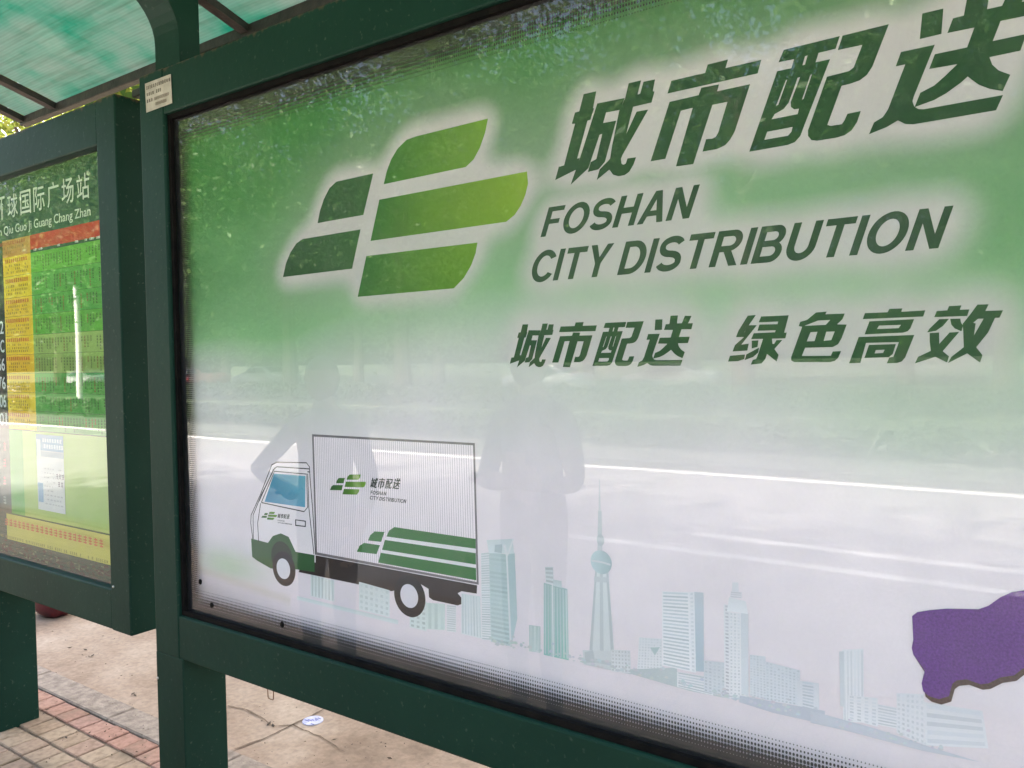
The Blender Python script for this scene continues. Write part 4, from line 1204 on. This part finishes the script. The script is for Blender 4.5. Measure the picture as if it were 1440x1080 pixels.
# torn leaf scraps and pebbles
bm = bmesh.new()
def scrap(px, py, s, z):
    d = onroad(px, py, z)
    a = rnd.uniform(0, 6.28)
    v = [bm.verts.new((d[0] + s * math.cos(a + k * 1.57) * (1.6 if k % 2 == 0 else .6), d[1] + s * math.sin(a + k * 1.57) * (1.6 if k % 2 == 0 else .6), z + rnd.uniform(.002, .006) + .002)) for k in range(4)]
    bm.faces.new(v)
for q in ((60, 972), (64, 976), (70, 975), (63, 1003), (66, 1000), (126, 1032), (168, 1024), (58, 1072), (62, 1005), (93, 1039), (148, 1030)): scrap(q[0], q[1], rnd.uniform(.004, .009), 0.0)
for q in ((98, 912), (120, 915), (116, 922), (125, 924), (130, 923), (187, 977), (190, 979), (378, 1019), (384, 1022), (548, 1068), (470, 1042)): scrap(q[0], q[1], rnd.uniform(.006, .014), ROAD_Z)
for _ in range(70): scrap(rnd.uniform(60, 215), rnd.uniform(985, 1078), rnd.uniform(.0012, .0035), 0.0)
for _ in range(70): scrap(rnd.uniform(330, 620), rnd.uniform(985, 1078), rnd.uniform(.0015, .0045), ROAD_Z)
for _ in range(30): scrap(rnd.uniform(62, 210), rnd.uniform(885, 960), rnd.uniform(.0015, .005), ROAD_Z)
tag(bmobj('leaf_litter', bm, noisy('dead_leaf', (0.02, 0.015, 0.01), (0.06, 0.04, 0.025), 40, 0.9)), 'dark scraps of dead leaf scattered on the ground', 'leaf litter', kind='stuff')
# crumpled dark red bag on the lane behind the information box
gx, gy = onroad(77, 866, ROAD_Z)
bm = bmesh.new()
bmesh.ops.create_icosphere(bm, subdivisions=3, radius=0.16, matrix=Matrix.Translation((gx - .03, gy + .02, ROAD_Z + .10)) @ Matrix.Diagonal((1.0, .8, .75, 1)))
for v in bm.verts:
    v.co += Vector((rnd.uniform(-1, 1), rnd.uniform(-1, 1), rnd.uniform(-1, 1))) * .010
    v.co.z = max(v.co.z, ROAD_Z - .004)
    if v.co.z > ROAD_Z + .17: v.co.x += (gx - .03 - v.co.x) * .5; v.co.y += (gy + .02 - v.co.y) * .5; v.co.z += .06
tag(bmobj('plastic_bag', bm, noisy('dark_red_plastic', (0.06, 0.006, 0.012), (0.11, 0.012, 0.02), 10, 0.35), None, True), 'dark red knotted plastic bag on the concrete behind the information box', 'bag')

# ------------------------------------------------------------------ trees
def crown_mesh(name, seed, rx, rz, nclump, nleaf, size):
    r = np.random.RandomState(seed)
    V, F = [], []
    for c in range(nclump):
        d = r.normal(size=3); d /= np.linalg.norm(d)
        rad = r.uniform(.35, 1.0) ** .6
        cen = d * rad * np.array([rx, rx, rz])
        cs = r.uniform(.5, 1.0) * rx * .275
        n_ = int(nleaf * r.uniform(.6, 1.3))
        pts = cen + np.clip(r.normal(size=(n_, 3)), -1.7, 1.7) * cs * np.array([1, 1, .62])
        for p in pts:
            a = r.normal(size=3); a /= np.linalg.norm(a)
            b = np.cross(a, r.normal(size=3)); b /= np.linalg.norm(b)
            s = size * r.uniform(.6, 1.3)
            i = len(V)
            V += [p - a * s, p + b * s * .45, p + a * s, p - b * s * .45]
            F.append((i, i + 1, i + 2, i + 3))
    me = bpy.data.meshes.new(name)
    me.from_pydata([tuple(v) for v in V], [], F)
    return me
crowns = [crown_mesh('crown', 11, 4.2, 4.6, 74, 330, .09), crown_mesh('crown', 23, 4.6, 4.4, 76, 330, .09), crown_mesh('crown', 5, 3.8, 5.0, 72, 330, .085)]
crowns_pale = [crown_mesh('crown', 41, 3.0, 2.8, 60, 150, .10)]
crowns_dense = [crown_mesh('crown', 61, 4.4, 3.6, 100, 170, .17), crown_mesh('crown', 62, 4.4, 3.8, 100, 170, .17)]
def trunk_mesh(h, seed):
    r = random.Random(seed)
    bm = bmesh.new()
    bm_tube(bm, [(0, 0, -.1), (.05, .02, h * .3), (-.05, .05, h * .6), (.1, 0, h)], [.26, .2, .17, .11], 9)
    for k in range(6):
        a = r.uniform(0, 6.28); z = h * r.uniform(.5, .95); L = r.uniform(1.6, 3.2)
        bm_tube(bm, [(0, 0, z), (math.cos(a) * L * .5, math.sin(a) * L * .5, z + L * .45), (math.cos(a) * L, math.sin(a) * L, z + L * 1.05)], [.09, .06, .025], 6)
    me = bpy.data.meshes.new('trunk'); bm.to_mesh(me); bm.free()
    return me
trunks = [trunk_mesh(5.6, 1), trunk_mesh(6.2, 2), trunk_mesh(5.2, 3)]
def tree(name, x, y, k, sc_, label, group, leafm, zc, cr=None):
    r = empty(name, (x, y, 0.0), rnd.uniform(0, 6.28))
    tag(r, label, 'tree', group)
    t_ = link('trunk', trunks[k % 3], M['bark'], r); t_.scale = (sc_, sc_, zc / 5.6)
    c = link('crown', (cr or crowns)[k % len(cr or crowns)], leafm, r); c.location = (0, 0, zc + .8); c.scale = (sc_, sc_, sc_)
for k in range(12):
    tree('street_tree', -52 + 6.4 * k + rnd.uniform(-1.0, 1.0), -19.6 + rnd.uniform(-.4, .4), k, rnd.uniform(1.18, 1.4), 'broad leafy green tree on the planted strip between the carriageways', 'trees on the planted strip', M['leaf'], 7.2 + rnd.uniform(-.4, .9))
for k in range(12):
    tree('street_tree', -70 + 9.0 * k + rnd.uniform(-1.5, 1.5), -41 + rnd.uniform(-1.5, 1.5), k + 1, rnd.uniform(1.5, 1.9), 'tall leafy green tree on the far side of the street', 'trees beyond the far carriageway', M['leaf'], 8.5 + rnd.uniform(-.5, 1.5))
tree('verge_tree', -15.0, 6.4, 0, 1.0, 'small yellow green tree behind the shelter beyond the roof end', 'trees behind the shelter', M['leaf_pale'], 4.6, crowns_pale)
tree('verge_tree', -20.5, 8.5, 1, 1.4, 'larger yellow green tree standing further off behind the shelter', 'trees behind the shelter', M['leaf_pale'], 5.2, crowns_pale)

for k, x in enumerate((-8.6, -3.4, 1.8, 7.0)):  # out-of-view trees added to shade the shelter and the lane
    tree('shade_tree', x, 8.2 + rnd.uniform(-.3, .3), k, 1.25, 'dense green tree on the verge behind the shelter added to shade it', 'shade trees behind the shelter', M['leaf'], 8.4, crowns_dense)
# clipped hedges on the strip
def hedge(x0, x1, y0, y1, h, n_, seed):
    r = np.random.RandomState(seed)
    V, F = [], []
    for _ in range(n_):
        p = np.array([r.uniform(x0, x1), r.uniform(y0, y1), h * r.uniform(.05, 1) ** .5 + r.normal() * .05])
        a = r.normal(size=3); a /= np.linalg.norm(a); b = np.cross(a, r.normal(size=3)); b /= np.linalg.norm(b)
        s = .09 * r.uniform(.6, 1.4); i = len(V)
        V += [p - a * s, p + b * s * .5, p + a * s, p - b * s * .5]; F.append((i, i + 1, i + 2, i + 3))
    me = bpy.data.meshes.new('hedge'); me.from_pydata([tuple(v) for v in V], [], F)
    return tag(link('hedge', me, M['hedge']), 'low green hedge planted along a strip in the street', 'hedge', kind='stuff')
hedge(-48, 10, -20.9, -18.0, 0.62, 20000, 9)
hedge(-36, 8, -12.0, -10.6, 0.34, 14000, 19)

# ------------------------------------------------------------------ cars across the street
def car_paint(name, c): 
    m, t, n, l, b = mat_new(name)
    b.inputs['Base Color'].default_value = (*c, 1); b.inputs['Roughness'].default_value = 0.25; b.inputs['Coat Weight'].default_value = 0.6
    nz = n.new('ShaderNodeTexNoise'); nz.inputs['Scale'].default_value = 6
    mr = n.new('ShaderNodeMapRange'); mr.inputs['To Min'].default_value = .2; mr.inputs['To Max'].default_value = .4
    l.new(nz.outputs['Fac'], mr.inputs['Value']); l.new(mr.outputs[0], b.inputs['Roughness'])
    return m
M['window'] = noisy('car_window', (0.02, 0.025, 0.03), (0.035, 0.04, 0.045), 3, 0.08)
M['tyre'] = noisy('tyre', (0.01, 0.01, 0.01), (0.02, 0.02, 0.02), 10, 0.8)
def car(x, y, rz, paint, label, name='parked_car'):
    r = empty(name, (x, y, -0.14), 0)
    tag(r, label, 'car', 'cars across the street')
    prof = [(-2.15, .35), (-2.2, .62), (-2.1, .86), (-1.75, .95), (-1.15, 1.02), (-.55, 1.40), (.55, 1.43), (1.25, 1.08), (1.95, 1.0), (2.12, .82), (2.15, .38)]
    bm = bmesh.new()
    def ring(s, k): return [bm.verts.new((x + px * (1 if abs(s) < 1 else .985), y + s * .86 * (1.0 if pz < 1.05 else .80), -0.14 + pz)) for px, pz in prof]
    a, b = ring(-1, 0), ring(1, 0)
    n_ = len(prof)
    bm.faces.new(a); bm.faces.new(b[::-1])
    for k in range(n_): bm.faces.new((a[k], b[k], b[(k + 1) % n_], a[(k + 1) % n_]))
    bmesh.ops.bevel(bm, geom=bm.edges[:], offset=.04, segments=2, affect='EDGES')
    bmobj('body', bm, paint, r, True)
    for s in (-1, 1):
        mesh('side_window', [(x + px, y + s * (.875 if pz < 1.1 else .715), -0.14 + pz) for px, pz in ((-1.02, 1.045), (1.02, 1.09), (.5, 1.38), (-.5, 1.355))], [(0, 1, 2, 3)], M['window'], r)
    for s, (p, q) in ((-1, ((-1.165, 1.03), (-.6, 1.385))), (1, ((1.27, 1.10), (.62, 1.42)))):
        mesh('windscreen', [(x + p[0] + s * .02, y - .72, p[1] - .115), (x + p[0] + s * .02, y + .72, p[1] - .115), (x + q[0] + s * .02, y + .62, q[1] - .135), (x + q[0] + s * .02, y - .62, q[1] - .135)], [(0, 1, 2, 3)], M['window'], r)
    for wx in (-1.35, 1.35):
        for s in (-1, 1):
            bm = bmesh.new()
            bmesh.ops.create_cone(bm, cap_ends=True, segments=20, radius1=.32, radius2=.32, depth=.22, matrix=Matrix.Translation((x + wx, y + s * .78, .18)) @ Matrix.Rotation(math.pi / 2, 4, 'X'))
            w = bmobj('wheel', bm, M['tyre'], r)
            bm = bmesh.new()
            bmesh.ops.create_cone(bm, cap_ends=True, segments=16, radius1=.19, radius2=.19, depth=.235, matrix=Matrix.Translation((x + wx, y + s * .78, .18)) @ Matrix.Rotation(math.pi / 2, 4, 'X'))
            bmobj('rim', bm, M['chrome'], w)
    r.rotation_euler = (0, 0, rz)
car(-19.8, -30.0, 0, car_paint('white_car_paint', (.75, .75, .74)), 'white car driving on the far carriageway')
car(-14.2, -31.5, 0, car_paint('silver_car_paint', (.5, .52, .53)), 'silver car driving on the far carriageway')
car(-38.0, -28.0, 0, car_paint('grey_car_paint', (.35, .37, .38)), 'dark grey car driving on the far carriageway')
car(-52.0, -24.8, 0, car_paint('bright_white_car_paint', (.8, .8, .8)), 'bright white car beside the pale lamp post')
car(-46.5, -29.5, 0, car_paint('red_car_paint', (.4, .02, .025)), 'red car driving on the far carriageway')
# pale lamp post seen in the glass of the information box
bm = bmesh.new()
bm_tube(bm, [(-33.3, -15.0, -.14), (-33.3, -15.0, 4.9)], [.13, .10], 12)
lp = empty('lamp_post', (-33.3, -15.0, -.14)); tag(lp, 'pale slender street lamp post at the edge of the road', 'lamp post')
bmobj('pole', bm, noisy('pale_steel', (0.6, 0.6, 0.58), (0.72, 0.72, 0.7), 6, 0.5), lp)
bm = bmesh.new(); bm_box(bm, (-33.55, -15.5, 4.88), (-33.05, -14.8, 4.99), .03)
bmobj('lamp_head', bm, M['steel'], lp)

# ------------------------------------------------------------------ two people beside the photographer (seen in the glass)
SKIN = noisy('skin', (0.42, 0.26, 0.18), (0.50, 0.32, 0.23), 14, 0.55)
HAIR = noisy('black_hair', (0.01, 0.009, 0.008), (0.025, 0.02, 0.018), 50, 0.5)
def person(x, y, rz, H, top_m, leg_m, label, arms):
    """one skinned body; arms = [(elbow, wrist)] for the left and the right side in the figure's own frame (faces +Y)"""
    r = empty('person', (x, y, 0.0), rz)
    tag(r, label, 'person', 'people beside the shelter')
    k = H / 1.60
    J, E, R_ = [], [], []
    def add(p, rad, par=None):
        J.append(Vector(p) * k); R_.append(rad * k)
        if par is not None: E.append((par, len(J) - 1))
        return len(J) - 1
    pel = add((0, 0, .86), .135)
    wa = add((0, .01, 1.00), .135, pel); ch = add((0, .0, 1.18), .150, wa); nk0 = add((0, -.01, 1.31), .085, ch); nk = add((0, 0, 1.37), .05, nk0); hd0 = add((0, .012, 1.43), .062, nk)
    for s, (el, wr_) in zip((-1, 1), arms):
        sh_ = add((s * .165, 0, 1.27), .062, nk0); e_ = add(el, .050, sh_); w_ = add(wr_, .028, e_)
    for s in (-1, 1):
        hp = add((s * .085, 0, .80), .095, pel); kn = add((s * .095, .02, .44), .060, hp); an = add((s * .095, -.01, .09), .040, kn); add((s * .10, .10, .035), .035, an)
    me = bpy.data.meshes.new('body'); me.from_pydata([tuple(p) for p in J], E, [])
    tmp = bpy.data.objects.new('body_tmp', me); COL.objects.link(tmp)
    tmp.modifiers.new('Skin', 'SKIN')
    for sv, rad in zip(me.skin_vertices[0].data, R_): sv.radius = (rad, rad * .8)
    me.skin_vertices[0].data[pel].use_root = True
    ss = tmp.modifiers.new('Sub', 'SUBSURF'); ss.levels = 2; ss.render_levels = 2
    dg = bpy.context.evaluated_depsgraph_get()
    bme = bpy.data.meshes.new_from_object(tmp.evaluated_get(dg))
    bpy.data.objects.remove(tmp)
    bm = bmesh.new(); bm.from_mesh(bme)
    # head: ellipsoid with nose, brow and ears
    h0 = len(bm.verts)
    res = bmesh.ops.create_uvsphere(bm, u_segments=24, v_segments=16, radius=1.0)
    for v in res['verts']:
        c = v.co.copy(); zz = c.z
        sx = .073 * (1 - .16 * max(0, -zz)); sy = .092
        p = Vector((c.x * sx, c.y * sy + .015, zz * .108 + 1.495))
        if c.y > .85 and abs(c.x) < .25 and -.35 < zz < .15: p.y += .020 * (1 - abs(c.x) / .25)
        if c.y > .8 and .1 < zz < .3: p.y += .004
        if abs(c.x) > .93 and -.25 < zz < .25: p.x += math.copysign(.012, c.x)
        v.co = p * k
    # hands: palm and five bent fingers
    for s, (el, wr_) in zip((-1, 1), arms):
        w = Vector(wr_); d = (w - Vector(el)).normalized()
        side = d.cross(Vector((0, 0, 1)));
        if side.length < .1: side = d.cross(Vector((0, 1, 0)))
        side.normalize(); nrm = side.cross(d)
        bm_tube(bm, [(w - d * .01) * k, (w + d * .04) * k, (w + d * .085) * k], [.026 * k, .036 * k, .033 * k], 10)
        for f in range(4):
            b0 = w + d * .08 + side * (-.025 + f * .017)
            L = (.062, .072, .068, .054)[f]
            bm_tube(bm, [b0 * k, (b0 + d * L * .55 + nrm * .008) * k, (b0 + d * L * .85 + nrm * .028) * k], [.0088 * k, .008 * k, .0065 * k], 7)
        b0 = w + d * .03 + side * -.03
        bm_tube(bm, [b0 * k, (b0 - side * .028 + d * .025) * k, (b0 - side * .034 + d * .055 + nrm * .01) * k], [.011 * k, .010 * k, .008 * k], 7)
    bm.to_mesh(bme); bm.free()
    for m_ in (SKIN, HAIR, top_m, leg_m, M['tyre']): bme.materials.append(m_)
    for p in bme.polygons:
        p.use_smooth = True
        c = p.center / k
        arm_lo = abs(c.x) > .20 and c.z > .80
        if c.z > 1.36: p.material_index = 1 if (c.z > 1.545 or (c.y < -.005 and c.z > 1.40)) else 0
        elif c.z > .90: p.material_index = 2
        elif c.z > .075: p.material_index = 3
        else: p.material_index = 4
        if any((c - Vector(wr_)).length < .13 and c.z < 1.5 for el, wr_ in arms): p.material_index = 0
    link('body', bme, None, r)
T1 = noisy('navy_shirt', (0.03, 0.035, 0.06), (0.05, 0.055, 0.085), 20, 0.85)
T2 = noisy('grey_shirt', (0.10, 0.10, 0.105), (0.15, 0.15, 0.155), 20, 0.85)
L1 = noisy('dark_jeans', (0.03, 0.035, 0.05), (0.045, 0.05, 0.07), 25, 0.9)
person(-2.66, -0.95, math.radians(-12), 1.53, T2, L1, 'person in grey shirt with one hand on the hip beside the shelter',
       [((-.43, -.02, 1.05), (-.15, .12, 1.00)), ((.26, .02, 1.02), (.24, .12, .80))])
person(-1.73, -1.20, math.radians(10), 1.60, T1, L1, 'person in navy shirt holding both hands up in front of the chest',
       [((-.25, .02, 1.02), (-.06, .20, 1.04)), ((.25, .02, 1.02), (.06, .20, 1.04))])
